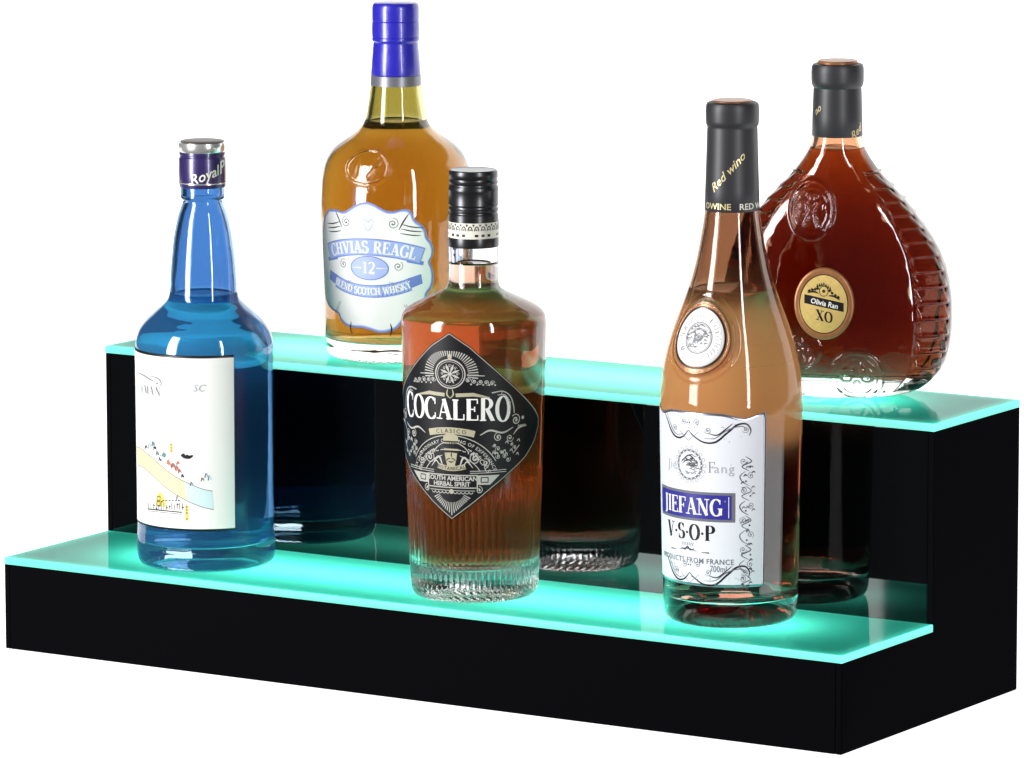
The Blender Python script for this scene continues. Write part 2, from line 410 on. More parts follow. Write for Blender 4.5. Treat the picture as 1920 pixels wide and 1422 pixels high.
# --- serif capitals drawn as strokes -------------------------------------
def _a(cx, cy, rx, ry, a0, a1, n=14):
    return [(cx + rx * math.cos(R(a0 + (a1 - a0) * k / n)), cy + ry * math.sin(R(a0 + (a1 - a0) * k / n))) for k in range(n + 1)]
G = {   # width, [(kind, points)]  kinds: T thick, t thin, c contrast by direction, s serif bar
 'A': (.80, [('t', [(.12, 0), (.38, 1)]), ('T', [(.38, 1), (.68, 0)]), ('t', [(.22, .34), (.58, .34)]), ('s', .12, 0), ('s', .68, 0)]),
 'B': (.70, [('T', [(.16, 0), (.16, 1)]), ('c', [(.1, .985)] + _a(.30, .76, .26, .225, 90, -90) + [(.16, .53)]), ('c', [(.16, .53)] + _a(.32, .27, .30, .26, 90, -90) + [(.1, .015)])]),
 'C': (.74, [('c', _a(.42, .5, .34, .5, 48, 312, 24)), ('t', [(.66, .70), (.66, .98)]), ('t', [(.67, .1), (.67, .3)])]),
 'D': (.80, [('T', [(.16, 0), (.16, 1)]), ('c', [(.1, .985)] + _a(.32, .5, .40, .485, 90, -90, 20) + [(.1, .015)])]),
 'E': (.68, [('T', [(.16, 0), (.16, 1)]), ('t', [(.04, .98), (.60, .98)]), ('t', [(.04, .02), (.62, .02)]), ('t', [(.16, .52), (.46, .52)]), ('t', [(.60, 1), (.60, .78)]), ('t', [(.62, 0), (.62, .24)]), ('t', [(.46, .40), (.46, .64)])]),
 'F': (.64, [('T', [(.16, 0), (.16, 1)]), ('t', [(.04, .98), (.60, .98)]), ('t', [(.16, .50), (.46, .50)]), ('t', [(.60, 1), (.60, .76)]), ('t', [(.46, .38), (.46, .62)]), ('s', .16, 0)]),
 'G': (.80, [('c', _a(.42, .5, .34, .5, 48, 322, 24)), ('t', [(.66, .70), (.66, .98)]), ('T', [(.69, .04), (.69, .42)]), ('t', [(.52, .43), (.82, .43)])]),
 'H': (.84, [('T', [(.16, 0), (.16, 1)]), ('T', [(.66, 0), (.66, 1)]), ('t', [(.16, .52), (.66, .52)]), ('s', .16, 0), ('s', .66, 0), ('s', .16, 1), ('s', .66, 1)]),
 'I': (.36, [('T', [(.18, 0), (.18, 1)]), ('s', .18, 0), ('s', .18, 1)]),
 'J': (.44, [('T', [(.24, 1), (.24, .08)]), ('c', [(.24, .10)] + _a(.10, .06, .14, .2, 0, -120, 8)), ('s', .24, 1)]),
 'K': (.80, [('T', [(.16, 0), (.16, 1)]), ('t', [(.16, .42), (.62, 1)]), ('T', [(.32, .60), (.68, 0)]), ('s', .16, 0), ('s', .16, 1), ('s', .62, 1), ('s', .68, 0)]),
 'L': (.64, [('T', [(.16, 0), (.16, 1)]), ('t', [(.04, .02), (.60, .02)]), ('t', [(.60, 0), (.60, .28)]), ('s', .16, 1)]),
 'M': (.98, [('t', [(.14, 0), (.16, 1)]), ('T', [(.16, 1), (.46, .05)]), ('t', [(.46, .05), (.78, 1)]), ('T', [(.80, 0), (.80, 1)]), ('s', .14, 0), ('s', .80, 0), ('s', .14, 1), ('s', .80, 1)]),
 'N': (.84, [('t', [(.14, 0), (.14, 1)]), ('T', [(.14, 1), (.68, 0)]), ('t', [(.68, 0), (.68, 1)]), ('s', .14, 0), ('s', .12, 1), ('s', .68, 1)]),
 'O': (.80, [('c', _a(.40, .5, .33, .5, 0, 360, 30))]),
 'P': (.68, [('T', [(.16, 0), (.16, 1)]), ('c', [(.08, .985)] + _a(.32, .74, .28, .245, 90, -90) + [(.16, .49)]), ('s', .16, 0)]),
 'R': (.78, [('T', [(.16, 0), (.16, 1)]), ('c', [(.08, .985)] + _a(.32, .75, .26, .235, 90, -90) + [(.16, .51)]), ('T', [(.38, .50), (.66, .02)]), ('t', [(.60, .02), (.78, .02)]), ('s', .16, 0)]),
 'S': (.62, [('c', _a(.31, .75, .22, .24, 30, 270, 16)[:-1] + _a(.31, .26, .24, .26, 90, -150, 16)), ('t', [(.52, .72), (.52, .96)]), ('t', [(.09, .06), (.09, .30)])]),
 'T': (.72, [('T', [(.36, 0), (.36, 1)]), ('t', [(.06, .98), (.66, .98)]), ('t', [(.06, 1), (.06, .76)]), ('t', [(.66, 1), (.66, .76)]), ('s', .36, 0)]),
 'U': (.82, [('T', [(.16, 1), (.16, .3)]), ('c', [(.16, .32)] + _a(.40, .28, .24, .28, 180, 360, 14) + [(.64, 1)]), ('s', .16, 1), ('s', .64, 1)]),
 'V': (.80, [('T', [(.12, 1), (.40, 0)]), ('t', [(.40, 0), (.68, 1)]), ('s', .12, 1), ('s', .68, 1)]),
 'W': (1.1, [('T', [(.10, 1), (.34, 0)]), ('t', [(.34, 0), (.54, 1)]), ('T', [(.54, 1), (.76, 0)]), ('t', [(.76, 0), (.98, 1)]), ('s', .10, 1), ('s', .54, 1), ('s', .98, 1)]),
 'X': (.82, [('T', [(.12, 1), (.66, 0)]), ('t', [(.64, 1), (.14, 0)]), ('s', .12, 1), ('s', .64, 1), ('s', .14, 0), ('s', .66, 0)]),
 'Y': (.78, [('T', [(.10, 1), (.38, .46)]), ('t', [(.38, .46), (.66, 1)]), ('T', [(.38, .5), (.38, 0)]), ('s', .10, 1), ('s', .66, 1), ('s', .38, 0)]),
 '.': (.36, [('d', .18, .45)]),
 ' ': (.40, []),
 '1': (.46, [('T', [(.24, 0), (.24, 1)]), ('t', [(.24, .96), (.08, .82)]), ('s', .24, 0)]),
 '2': (.62, [('c', _a(.30, .74, .22, .25, 160, -30, 12) + [(.40, .42), (.08, .04)]), ('T', [(.06, .05), (.56, .05)]), ('t', [(.56, 0), (.56, .22)])]),
 'r': (.30, [('t', _a(.15, .9, .1, .1, 0, 360, 10))]),
}
def serif_text(art, txt, x, z, H, m, T=.17, t=.055, sx=1., gap=.06, center=True, path=None, slope=0, scale_h=None):
    """path(s)->(x,z,angle) lays the line on an arc"""
    w = sum(G[c][0] * sx + gap for c in txt) - gap
    cx = -w / 2 if center else 0
    for ch in txt:
        gw, st = G[ch]
        mid = (cx + gw * sx / 2) * H
        hh = scale_h(mid / (w * H / 2)) if scale_h else 1.
        if path: px, pz, pa = path(mid)
        else: px, pz, pa = x + mid, z + mid * slope, 0
        ca, sa = math.cos(pa), math.sin(pa)
        def tr(p):
            u = (p[0] - gw / 2) * sx * H; v = p[1] * H * hh + u * (slope if not path else 0)
            return (px + u * ca - v * sa, pz + u * sa + v * ca)
        for e in st:
            k = e[0]
            if k == 's':
                yy = e[2] + (.5 * t if e[2] < .5 else -.5 * t)
                art.ribbon([tr((e[1] - .55 * T / sx - .05, yy)), tr((e[1] + .55 * T / sx + .05, yy))], t * H, m)
            elif k == 'd':
                p = tr((e[1], e[2])); art.dot(p[0], p[1], T * H * .42, m, 8)
            else:
                pts = e[1]; P = np.array([tr(p) for p in pts])
                if k == 'T': W = T * H
                elif k == 't': W = t * H
                else:
                    d = np.gradient(np.array(pts), axis=0); d /= np.linalg.norm(d, axis=1)[:, None] + 1e-9
                    W = (t + (T - t) * np.abs(d[:, 1]) ** 1.4) * H
                art.ribbon(P, W, m, step=.002)
        cx += gw * sx + gap

_tc = {}
def font_text(art, txt, x, z, H, m, shear=0, sx=1., center=True, rot=0, bold=0, path=None, gap=1.0):
    key = (txt, shear, bold, gap)
    if key not in _tc:
        cu = bpy.data.curves.new('lettering', 'FONT'); cu.body = txt; cu.shear = shear; cu.resolution_u = 2
        cu.offset = bold; cu.space_character = gap
        ob = bpy.data.objects.new('lettering', cu)
        me = bpy.data.meshes.new_from_object(ob)
        vs = [tuple(v.co[:2]) for v in me.vertices]; fs = [tuple(p.vertices) for p in me.polygons]
        bpy.data.meshes.remove(me); bpy.data.objects.remove(ob); bpy.data.curves.remove(cu)
        _tc[key] = (vs, fs)
    vs, fs = _tc[key]
    if not vs: return
    k = H / .70
    x0 = min(v[0] for v in vs); x1 = max(v[0] for v in vs); off = (x0 + x1) / 2 if center else x0
    ca, sa = math.cos(rot), math.sin(rot); h = art.h() + .00005; b = len(art.V)
    for v in vs:
        u = (v[0] - off) * k * sx; w = v[1] * k
        if path:
            px, pz, pa = path(u); art.V.append(art.F(px - w * math.sin(pa), pz + w * math.cos(pa), h))
        else: art.V.append(art.F(x + u * ca - w * sa, z + u * sa + w * ca, h))
    for f in fs: art.Fc.append(tuple(b + i for i in f)); art.mi.append(art.idx[m])

def arc_path(cx, cz, rad, up=True):
    """letters along an arc; up: arch (centre of circle below)"""
    def f(s):
        a = s / rad
        if up: return (cx + rad * math.sin(a), cz - rad + rad * math.cos(a), -a)
        return (cx + rad * math.sin(a), cz + rad - rad * math.cos(a), a)
    return f

def wrap(pr, theta0, rref):
    def F(s, z, h):
        th = theta0 + s / rref; r = float(pr.r_at(z)) + h
        return (r * math.sin(th), -r * math.cos(th), z)
    return F

def rect(x0, x1, z0, z1, n=2, bow=0):
    P = []
    for k in range(n): P.append((x0 + (x1 - x0) * k / n, z0))
    for k in range(n): P.append((x1, z0 + (z1 - z0) * k / n))
    for k in range(n): P.append((x1 + (x0 - x1) * k / n, z1))
    for k in range(n): P.append((x0, z1 + (z0 - z1) * k / n))
    return P
def oval(x, z, rx, rz, n=48):
    return [(x + rx * math.cos(2 * PI * k / n), z + rz * math.sin(2 * PI * k / n)) for k in range(n)]

# ================================================================== SETTING
bd = bpy.data.meshes.new('added_backdrop')
bm = bmesh.new()
xs = [-1.7, 1.9]
prof = [(0.0, 0.0), (1.35, 0.0)] + [(1.35 + .35 * math.sin(R(a)), .35 - .35 * math.cos(R(a))) for a in range(10, 91, 10)] + [(1.70, 1.4)]
bm.free()
V = []; Fa = []
def slab(V, Fa, prof, x0, x1):
    b = len(V)
    for (y, z) in prof: V.append((x0, y, z)); V.append((x1, y, z))
    for i in range(len(prof) - 1): Fa.append((b + 2 * i, b + 2 * i + 1, b + 2 * i + 3, b + 2 * i + 2))
slab(V, Fa, prof, *xs)                                    # sweep: added self-glowing table top curving up behind
me = mesh_from('table_sweep', V, Fa)
o = link('added_glowing_table', me, M['added_backdrop']); o['kind'] = 'structure'
V = []; Fa = []
slab(V, Fa, [(1.95, -1.8), (1.95, 1.5)], -2.7, 1.7)  # added glowing sheet, sized so glass edges refract the dark beyond it
me = mesh_from('added_backdrop', V, Fa)
o = link('added_backdrop', me, M['added_backdrop']); o['kind'] = 'structure'

# ================================================================== DISPLAY SHELF
L, D1, D2, H1, H2 = .600, .1104, .1084, .0589, .1787
TH, w = .0045, .004
shelf = thing('display_shelf', 'black two-tier bar shelf with glowing teal tops, holding five bottles', 'display shelf')
g0 = .0006
def part(name, *a, m='black', label=None, bev=.0004):
    return link(name, box_mesh(name, *a, bev), M[m], shelf, label)
part('front_panel', w, L - w, 0, w, g0, H1 - TH)
part('riser_panel', w, L - w, D1, D1 + w, H1 - TH, H2 - TH, m='riser', label='mirror-polished black riser panel between the two tiers')
part('back_panel', w, L - w, D1 + D2 - w, D1 + D2, g0, H2 - TH)
part('bottom_panel', w, L - w, w, D1 + D2 - w, g0, g0 + .003, m='cavity')
part('tier_floor', w, L - w, D1 + w, D1 + D2 - w, H1 - TH, H1 - TH + .003, m='cavity')
for x0 in (0, L - w):
    P = [(0, g0), (D1 + D2, g0), (D1 + D2, H2 - TH), (D1, H2 - TH), (D1, H1 - TH), (0, H1 - TH)]
    bm = bmesh.new()
    f = bm.faces.new([bm.verts.new((x0, y, z)) for y, z in P])
    r_ = bmesh.ops.extrude_face_region(bm, geom=[f])
    for v in r_['geom']:
        if isinstance(v, bmesh.types.BMVert): v.co.x += w
    bmesh.ops.recalc_face_normals(bm, faces=bm.faces[:])
    bmesh.ops.bevel(bm, geom=bm.edges[:], offset=.0004, segments=2, affect='EDGES')
    me = bpy.data.meshes.new('side_panel'); bm.to_mesh(me); bm.free()
    link('side_panel', me, M['black'], shelf)

def lit_top(y0, y1, z, lip):
    """frosted sheet (top face) + glowing polished rim"""
    e = .0006
    n = 2
    V = [(0, y0, z), (L, y0, z), (L, y1, z), (0, y1, z)]
    V = [(e, y0 + e, z), (L - e, y0 + e, z), (L - e, y1 - e, z), (e, y1 - e, z)]
    sheet = link('lit_top', mesh_from('lit_top', V, [(0, 1, 2, 3)], smooth=False), M['teal'], shelf)
    # rim: four sides with a small chamfer up to the face
    V = []; F = []
    loops = [((e, e), z), ((e * .3, e * .3), z - e * .3), ((0, 0), z - e), ((0, 0), z - TH)]
    for (ix, iy), zz in loops:
        V += [(ix, y0 + iy, zz), (L - ix, y0 + iy, zz), (L - ix, y1 - iy, zz), (ix, y1 - iy, zz)]
    for i in range(len(loops) - 1):
        for k in range(4):
            a = 4 * i + k; b = 4 * i + (k + 1) % 4
            F.append((a, a + 4, b + 4, b))
    link('glowing_rim', mesh_from('glowing_rim', V, F, smooth=False), M['teal_edge'], sheet)
lit_top(0, D1, H1, True)
lit_top(D1 - .0005, D1 + D2, H2, True)

def lamp(name, loc, target, sx, sy, power, col=(1, 1, 1)):
    d = bpy.data.lights.new(name, 'AREA'); d.shape = 'RECTANGLE'; d.size = sx; d.size_y = sy; d.energy = power; d.color = col
    o = bpy.data.objects.new(name, d); C.objects.link(o); o.location = loc
    v = Vector(target) - Vector(loc)
    o.rotation_euler = v.to_track_quat('-Z', 'Y').to_euler()
    return o
# the shelf's own LED strips, inside the two boxes, shining up through the frosted tops
for y, z, p in ((D1 * .52, H1 - .030, .27), (D1 + D2 * .52, H2 - .030, .27)):
    lamp('led_strip', (L / 2, y, z), (L / 2, y, z + 1), L - .13, .030, p, (.32, .95, .80))

FACE = R(32.16)
# ================================================================== BLUE BOTTLE
pr = Prof(3004.5, 1053, [(104, 1053), (118, 1052), (126, 1046), (129, 1034), (129.5, 1015), (129, 1000), (128, 985), (128, 800), (128.5, 680), (129, 655),
      (127, 636), (120, 617), (108, 601), (92, 586), (76, 572), (67, 562), (64, 552), (62, 520), (58.5, 480), (53, 440), (45, 405), (37, 384), (36, 380, 1), (41, 377, 1), (41, 356), (40, 350), (38, 300)])
b = thing('blue_liquor_bottle', 'bright blue bottle with white riverside-picture label and dark violet cap', 'bottle', (.1172, .0533, H1 + .0001), FACE)
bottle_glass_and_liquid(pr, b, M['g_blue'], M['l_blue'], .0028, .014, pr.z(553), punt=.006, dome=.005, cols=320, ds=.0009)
Z = pr.z; S = pr.S
def capprof(pts): return np.array([(r / S, Z(y)) for r, y in pts])
def lathe_part(name, pts, m, root, cols=96, disp=None, label=None, sharp=35):
    P = capprof(pts)
    return link(name, lathe(name, P, cols, disp, None, len(P), sharp), m, root, label)
pz_ = lathe_part('foil_collar', [(42, 356), (43, 355.5), (43.6, 352), (44, 330), (43.6, 304), (42.8, 301), (41.5, 300), (41.5, 297), (43, 296), (43, 292), (41.8, 291), (38, 290)], M['purple_foil'], b)
lathe_part('cap', [(41.8, 291.5), (42.4, 291), (43.8, 288), (44, 277), (43.4, 274), (42, 273.3), (40.5, 273)], M['silver'], b)
lathe_part('cap_top', [(40.6, 273.4), (41.2, 271.8), (38, 270.6), (20, 270), (0, 270)], M['cap_top'], b)
# collar lettering
cp = Prof(S, 1053, [(44.2, 360), (44.2, 330), (44, 300)])
a = Art(wrap(cp, R(16), .0146), ['cream', 'silver'], .0001)
font_text(a, 'Royal', -.0005, Z(339), .0062, 'cream', shear=.35, rot=R(19), bold=.014)
font_text(a, 'P', .0118, Z(327), .0075, 'cream', shear=.35, rot=R(17), bold=.018)
a.ribbon([(-.060, Z(347.5)), (.034, Z(347.5))], .0008, 'silver')
a.into(pz_)
# label: centre at -40 degrees
rr = 128 / S
a = Art(wrap(pr, R(-41), rr), ['paper', 'ink', 'ink_grey', 'ink_faint', 'sand', 'aqua', 'green_ink', 'red_ink', 'yel_ink'], .0002)
hw_ = rr * R(69)
zt, zb = Z(655), Z(970)
a.poly(rect(-hw_, hw_, zb - .0012, zt + .0016), 'ink', thick=.00012, rings=22)
a.level = 1
a.poly(rect(-hw_, hw_, zb, zt), 'paper', rings=22)
a.level = 2
a.ribbon([(hw_ - .0002, zb), (hw_ - .0002, zt)], .0003, 'ink_grey')
# arc position for an x of the front view
def sx_(px, cx=384, r=128., th0=-41): return (math.asin(max(-.999, min(.999, (px - cx) / r))) - R(th0)) * r / S
def zx_(py, px, cx=384, r=128., k=.175):
    u = max(-.999, min(.999, (px - cx) / r)); return (pr.yb + k * r * math.sqrt(1 - u * u) - py) / (S * .985)
def P2(px, py): return (sx_(px), zx_(py, px))
band_t = [P2(x, y) for x, y in ((258, 838), (268, 842), (285, 855), (305, 872), (330, 892), (360, 908), (385, 918), (403, 922))]
band_b = [P2(x, y) for x, y in ((260, 872), (270, 876), (287, 889), (308, 908), (335, 928), (365, 944), (390, 953), (405, 956))]
Bt, Bb = catmull(band_t, 20), catmull(band_b, 20)
nn = len(Bt); cut = int(nn * .68)
a.quad_strip(Bt[:cut], Bb[:cut], 'sand'); a.quad_strip(Bt[cut - 1:], Bb[cut - 1:], 'aqua')
a.level = 3
a.ribbon(Bt, .0004, 'ink_grey'); a.ribbon(Bb, .0004, 'ink_grey')
for (x, y, r_, m_) in ((279, 840, 4, 'ink'), (286, 838, 6, 'aqua'), (293, 834, 5, 'green_ink'), (296, 842, 4, 'ink'), (301, 852, 6, 'green_ink'), (308, 859, 5, 'aqua'), (313, 855, 6, 'green_ink'), (306, 862, 4, 'ink'),
                       (322, 868, 5, 'red_ink'), (330, 876, 6, 'red_ink'), (337, 879, 5, 'red_ink'), (343, 885, 4, 'red_ink'), (331, 874, 3, 'ink'), (348, 893, 3, 'ink'), (365, 908, 2.5, 'ink'),
                       (340, 869, 3, 'red_ink'), (385, 900, 3, 'red_ink'), (392, 893, 4, 'aqua'), (398, 898, 5, 'aqua')):
    for q in range(3):
        c = P2(x + random.uniform(-2, 2), y + random.uniform(-2, 2)); a.dot(c[0], c[1], r_ / S * random.uniform(.35, .8), m_, 7)
    a.ribbon([P2(x - 3, y + 4), P2(x - 1, y - r_)], .00045, 'ink'); a.ribbon([P2(x, y - r_), P2(x + 3, y + 3)], .0004, 'ink_grey')
a.curve([P2(345, 855), P2(352, 858), P2(360, 859), P2(368, 856)], .0018, 'ink')
a.dot(*P2(350, 855), .0011, 'ink'); a.dot(*P2(357, 857), .0010, 'ink')
for (x, y0, n_) in ((327, 836, 3), (355, 951, 5)):
    for k in range(n_):
        c = P2(x, y0 + k * 5.6); a.dot(c[0], c[1], .0012, 'yel_ink', 8); a.dot(c[0] + .0001, c[1], .0005, 'ink', 6)
# little building drawing with a tower and dome
base = [P2(x, 958 + (x - 280) * .1) for x in range(280, 349, 6)]
a.ribbon(base, .0004, 'ink_grey')
a.ribbon([(p[0], p[1] + .0012) for p in base], .0007, 'ink')
dome = [P2(x, y) for x, y in ((296, 946), (300, 930), (304, 922), (309, 926), (314, 938), (317, 950))]
a.poly(dome + [P2(306, 950)], 'yel_ink', rings=2)
a.level = 4
for (x, y) in ((302, 935), (302, 945)): a.ribbon([P2(x - 3, y - 4), P2(x + 3, y - 4), P2(x + 3, y + 4), P2(x - 3, y + 4)], .0005, 'ink', closed=True)
for x in range(282, 348, 5):
    t_ = random.uniform(5, 14); a.ribbon([P2(x, 956), P2(x, 956 - t_)], .0004, 'ink_grey')
    if random.random() < .6: a.dot(*P2(x + 1, 954 - t_ * random.random()), .0006, 'ink', 6)
for x in range(309, 342, 6): a.ribbon([P2(x, 940), P2(x + 4, 938)], .0005, 'ink')
a.ribbon([P2(335, 940), P2(337, 930), P2(340, 940)], .0003, 'ink_grey')
for x in range(272, 320, 8): a.ribbon([P2(x, 968 + (x - 272) * .1), P2(x + 3, 966 + (x - 272) * .1)], .0005, 'ink_faint')
# worn title: arch of strokes above the letters NRMAN
a.curve([P2(262, 700), P2(275, 706), P2(288, 714), P2(298, 719)], .0007, 'ink_grey')
a.curve([P2(288, 709), P2(300, 711), P2(307, 716), P2(310, 722), P2(308, 728)], .0006, 'ink_grey')
for x, ch in ((266, 'T'), (273, 'R'), (281, 'M'), (291, 'A'), (303, 'N')):
    c = P2(x, 744 - (300 - x) * .16); serif_text(a, ch, c[0], c[1], .0052, 'ink_faint' if x < 280 else 'ink_grey', T=.16, t=.04)
a.dot(*P2(302, 722), .0006, 'ink')
font_text(a, 'SC', P2(381, 738)[0], P2(381, 738)[1], .0045, 'ink_faint', shear=.3)
a.build('label', b)

# ================================================================== GOLD WHISKY BOTTLE
pr = Prof(2968., 667, [(108, 667), (122, 665.5), (130, 660), (134, 648), (135, 630), (137, 560), (140, 470), (142, 400), (141.5, 370), (139.5, 340), (136, 318),
      (129, 298), (118, 282), (103, 269), (87, 259), (73, 249), (63, 238), (57, 225), (52, 200), (48.5, 175), (46, 150), (43, 110), (41, 95), (38, 60), (38, 30)])
S = pr.S; Z = pr.z
def emblem_gold(th, z):
    s = (th + PI) % (2 * PI) - PI
    s = (s - R(-24)) * 138 / S; q = np.zeros_like(s); dz = z - Z(304)
    e = np.sqrt((s / .0158) ** 2 + (dz / .0105) ** 2)
    q += .0013 * np.exp(-((e - 1) / .07) ** 2)
    q += .0011 * np.exp(-((s + .0065) / .0009) ** 2) * (abs(dz) < .006)           # the 1
    u = s - .006; q += .0011 * np.exp(-((u - dz * .75) / .0009) ** 2) * (abs(dz) < .0055)
    q += .0010 * np.exp(-((np.sqrt((u - .001) ** 2 + (dz - .004) ** 2) - .0028) / .0007) ** 2)
    q += .0010 * np.exp(-((np.sqrt((s - .004) ** 2 + (dz + .0125) ** 2) - .001) / .0007) ** 2)
    return q
b = thing('whisky_bottle', 'tall golden whisky bottle with blue foil neck and wavy white label', 'bottle', (.1824, .1723, H2 + .0001), FACE)
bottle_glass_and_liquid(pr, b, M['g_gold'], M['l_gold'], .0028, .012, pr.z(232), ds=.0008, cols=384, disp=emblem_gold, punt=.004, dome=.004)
lathe_part('neck_foil', [(46.2, 146), (46.6, 144), (44, 110), (42.2, 90), (41.6, 86), (42.2, 84.5), (44, 83), (44.4, 80), (44, 77.5), (43.2, 76.8), (44.2, 76), (44.6, 60), (44, 48), (43.2, 47), (44, 46),
      (44, 24), (43.2, 18), (40.5, 14), (36, 12.5), (0, 12)], M['blue_foil'], b, cols=128)
tp = Prof(S, 667, [(47.6, 166), (47.0, 146), (46.6, 143)])
lathe_part('tax_seal', [(47.0, 165), (47.5, 165), (46.9, 147), (46.4, 146.5)], pbr('grey_seal', (.22, .22, .25), .35, metal=.5), b)
a = Art(wrap(pr, R(-24.5), 139 / S), ['blue_pale', 'blue_mid', 'paper', 'blue_lbl', 'ink_grey', 'ink', 'navy'], .0002)
k = 1 / S
kz_ = 1 / (S * .985)
def sg(px, cx=745., r=139.): return (math.asin(max(-.995, min(.995, (px - cx) / r))) - R(-24.5)) * r / S
def zg(py, px, cx=745., r=139.): u = max(-.995, min(.995, (px - cx) / r)); return (667 + .143 * r * math.sqrt(1 - u * u) - py) / (S * .985)
def PG(px, py): return (sg(px), zg(py, px))
outl = [(623, 396), (638, 397), (648, 401), (655, 400), (668, 392), (680, 386), (693, 384), (706, 388), (717, 394), (732, 401), (745, 401), (756, 398), (768, 398), (775, 404), (778, 412), (784, 420), (793, 426), (800, 436),
        (803, 449), (810, 458), (814, 470), (813, 482), (808, 494), (813, 508), (815, 524), (812, 540), (804, 552), (800, 566), (790, 578), (776, 586), (764, 594), (757, 606), (746, 618), (730, 624), (714, 625), (698, 620),
        (682, 616), (664, 615), (650, 611), (640, 600), (636, 590), (624, 582), (615, 570), (611, 556), (610.5, 520), (610, 480), (610.5, 450), (612, 425), (616, 408)]
O = [PG(x, y) for x, y in outl]
Oc = catmull(O + [O[0]], 4)[:-1]
cen = np.array(PG(700, 505))
a.poly(Oc, 'blue_pale', center=cen, thick=.00012, rings=18)
a.level = 1
a.ribbon([tuple(cen + (p - cen) * .985) for p in Oc], .0009, 'blue_lbl', closed=True)
a.level = 2
a.poly([tuple(cen + (p - cen) * .955) for p in Oc], 'paper', center=cen, rings=18)
a.level = 3
cs = sg(696)
# upper banner
def band(cx, cz, hw, hh, rad, up, m, art, n=20):
    A, B = [], []
    for k in range(n + 1):
        s = -hw + 2 * hw * k / n; f = arc_path(cx, cz, rad, up); px, pz, pa = f(s)
        A.append((px - hh * math.sin(pa), pz + hh * math.cos(pa))); B.append((px + hh * math.sin(pa), pz - hh * math.cos(pa)))
    art.quad_strip(A, B, m)
zc1 = zg(466, 690)
for sg_ in (-1, 1):
    a.ribbon([(cs + sg_ * .0345, zc1 - .0105), (cs + sg_ * .024, zc1 - .0082)], .0024, 'blue_lbl')
a.level = 4
band(cs, zc1, .0345, .0054, .10, True, 'blue_lbl', a); a.level = 5
band(cs, zc1, .0340, .0047, .10, True, 'blue_mid', a)
a.level = 6
serif_text(a, 'CHVIAS REAGL', 0, 0, .0074, 'paper', T=.22, t=.09, sx=.90, gap=.04, path=arc_path(cs, zc1 - .0037, .10, True))
a.level = 3
zc2 = zg(505, 690)
a.poly(oval(cs, zc2, .0125, .0074), 'blue_pale', rings=4); a.level = 4
a.ell(cs, zc2, .0125, .0074, .0006, 'blue_lbl')
serif_text(a, '12', cs, zc2 - .0034, .0072, 'paper', T=.2, t=.08)
a.ribbon([(cs - .0115, zc2), (cs - .005, zc2)], [.0002, .0009], 'paper'); a.ribbon([(cs + .005, zc2), (cs + .0115, zc2)], [.0009, .0002], 'paper')
a.level = 3
zc3 = zg(548, 690)
band(cs, zc3, .0265, .0040, .075, False, 'blue_lbl', a); band(cs, zc3, .026, .0033, .075, False, 'blue_mid', a)
for sg_ in (-1, 1):
    a.poly([(cs + sg_ * .0245, zc3 + .0085), (cs + sg_ * .033, zc3 + .011), (cs + sg_ * .034, zc3 + .005), (cs + sg_ * .026, zc3 + .002)], 'blue_lbl', rings=2)
a.level = 4
serif_text(a, 'BLEND SCOTCH WHISKY', 0, 0, .0044, 'paper', T=.22, t=.1, sx=.9, gap=.03, path=arc_path(cs, zc3 - .0022, .075, False))
a.level = 3
for sg_ in (-1, 1):
    a.scroll(cs + sg_ * .0155, zc1 + .0150, .0036, 1.6, 'ink_grey', .0006, a0=90, cw=-sg_)
    a.scroll(cs + sg_ * .0185, zc2 + .0015, .0032, 1.5, 'ink_grey', .0005, a0=60, cw=-sg_)
    for q in range(3):
        a.curve([(cs + sg_ * (.021 - q * .0006), zc1 + .0145 - q * .0028), (cs + sg_ * .027, zc1 + .0128 - q * .0026), (cs + sg_ * (.0345 - q * .001), zc1 + .0120 - q * .0024)], .0006, 'ink')
    a.curve([(cs + sg_ * .019, zc1 + .011), (cs + sg_ * .022, zc1 + .0165), (cs + sg_ * .025, zc1 + .021)], .0007, 'ink')
    for q in (0, .0014):
        a.ribbon([(cs + sg_ * (.013 + q), zc2 - .0085), (cs + sg_ * (.0185 + q), zc2 - .014)], .0003, 'ink_grey')
        a.ribbon([(cs + sg_ * (.022 + q), zc3 - .008), (cs + sg_ * (.0275 + q), zc3 - .0165)], .0003, 'ink_grey')
    a.curve([(cs + sg_ * .0135, zc3 - .020), (cs + sg_ * .0142, zc3 - .024), (cs + sg_ * .0132, zc3 - .028)], .0007, 'ink')
a.curve([(cs - .004, zc1 + .0155), (cs, zc1 + .0105), (cs + .004, zc1 + .0155)], .0006, 'blue_pale')
a.curve([(cs - .004, zc1 + .0155), (cs - .002, zc1 + .0175), (cs, zc1 + .0155), (cs + .002, zc1 + .0175), (cs + .004, zc1 + .0155)], .0006, 'blue_pale')
a.build('label', b)

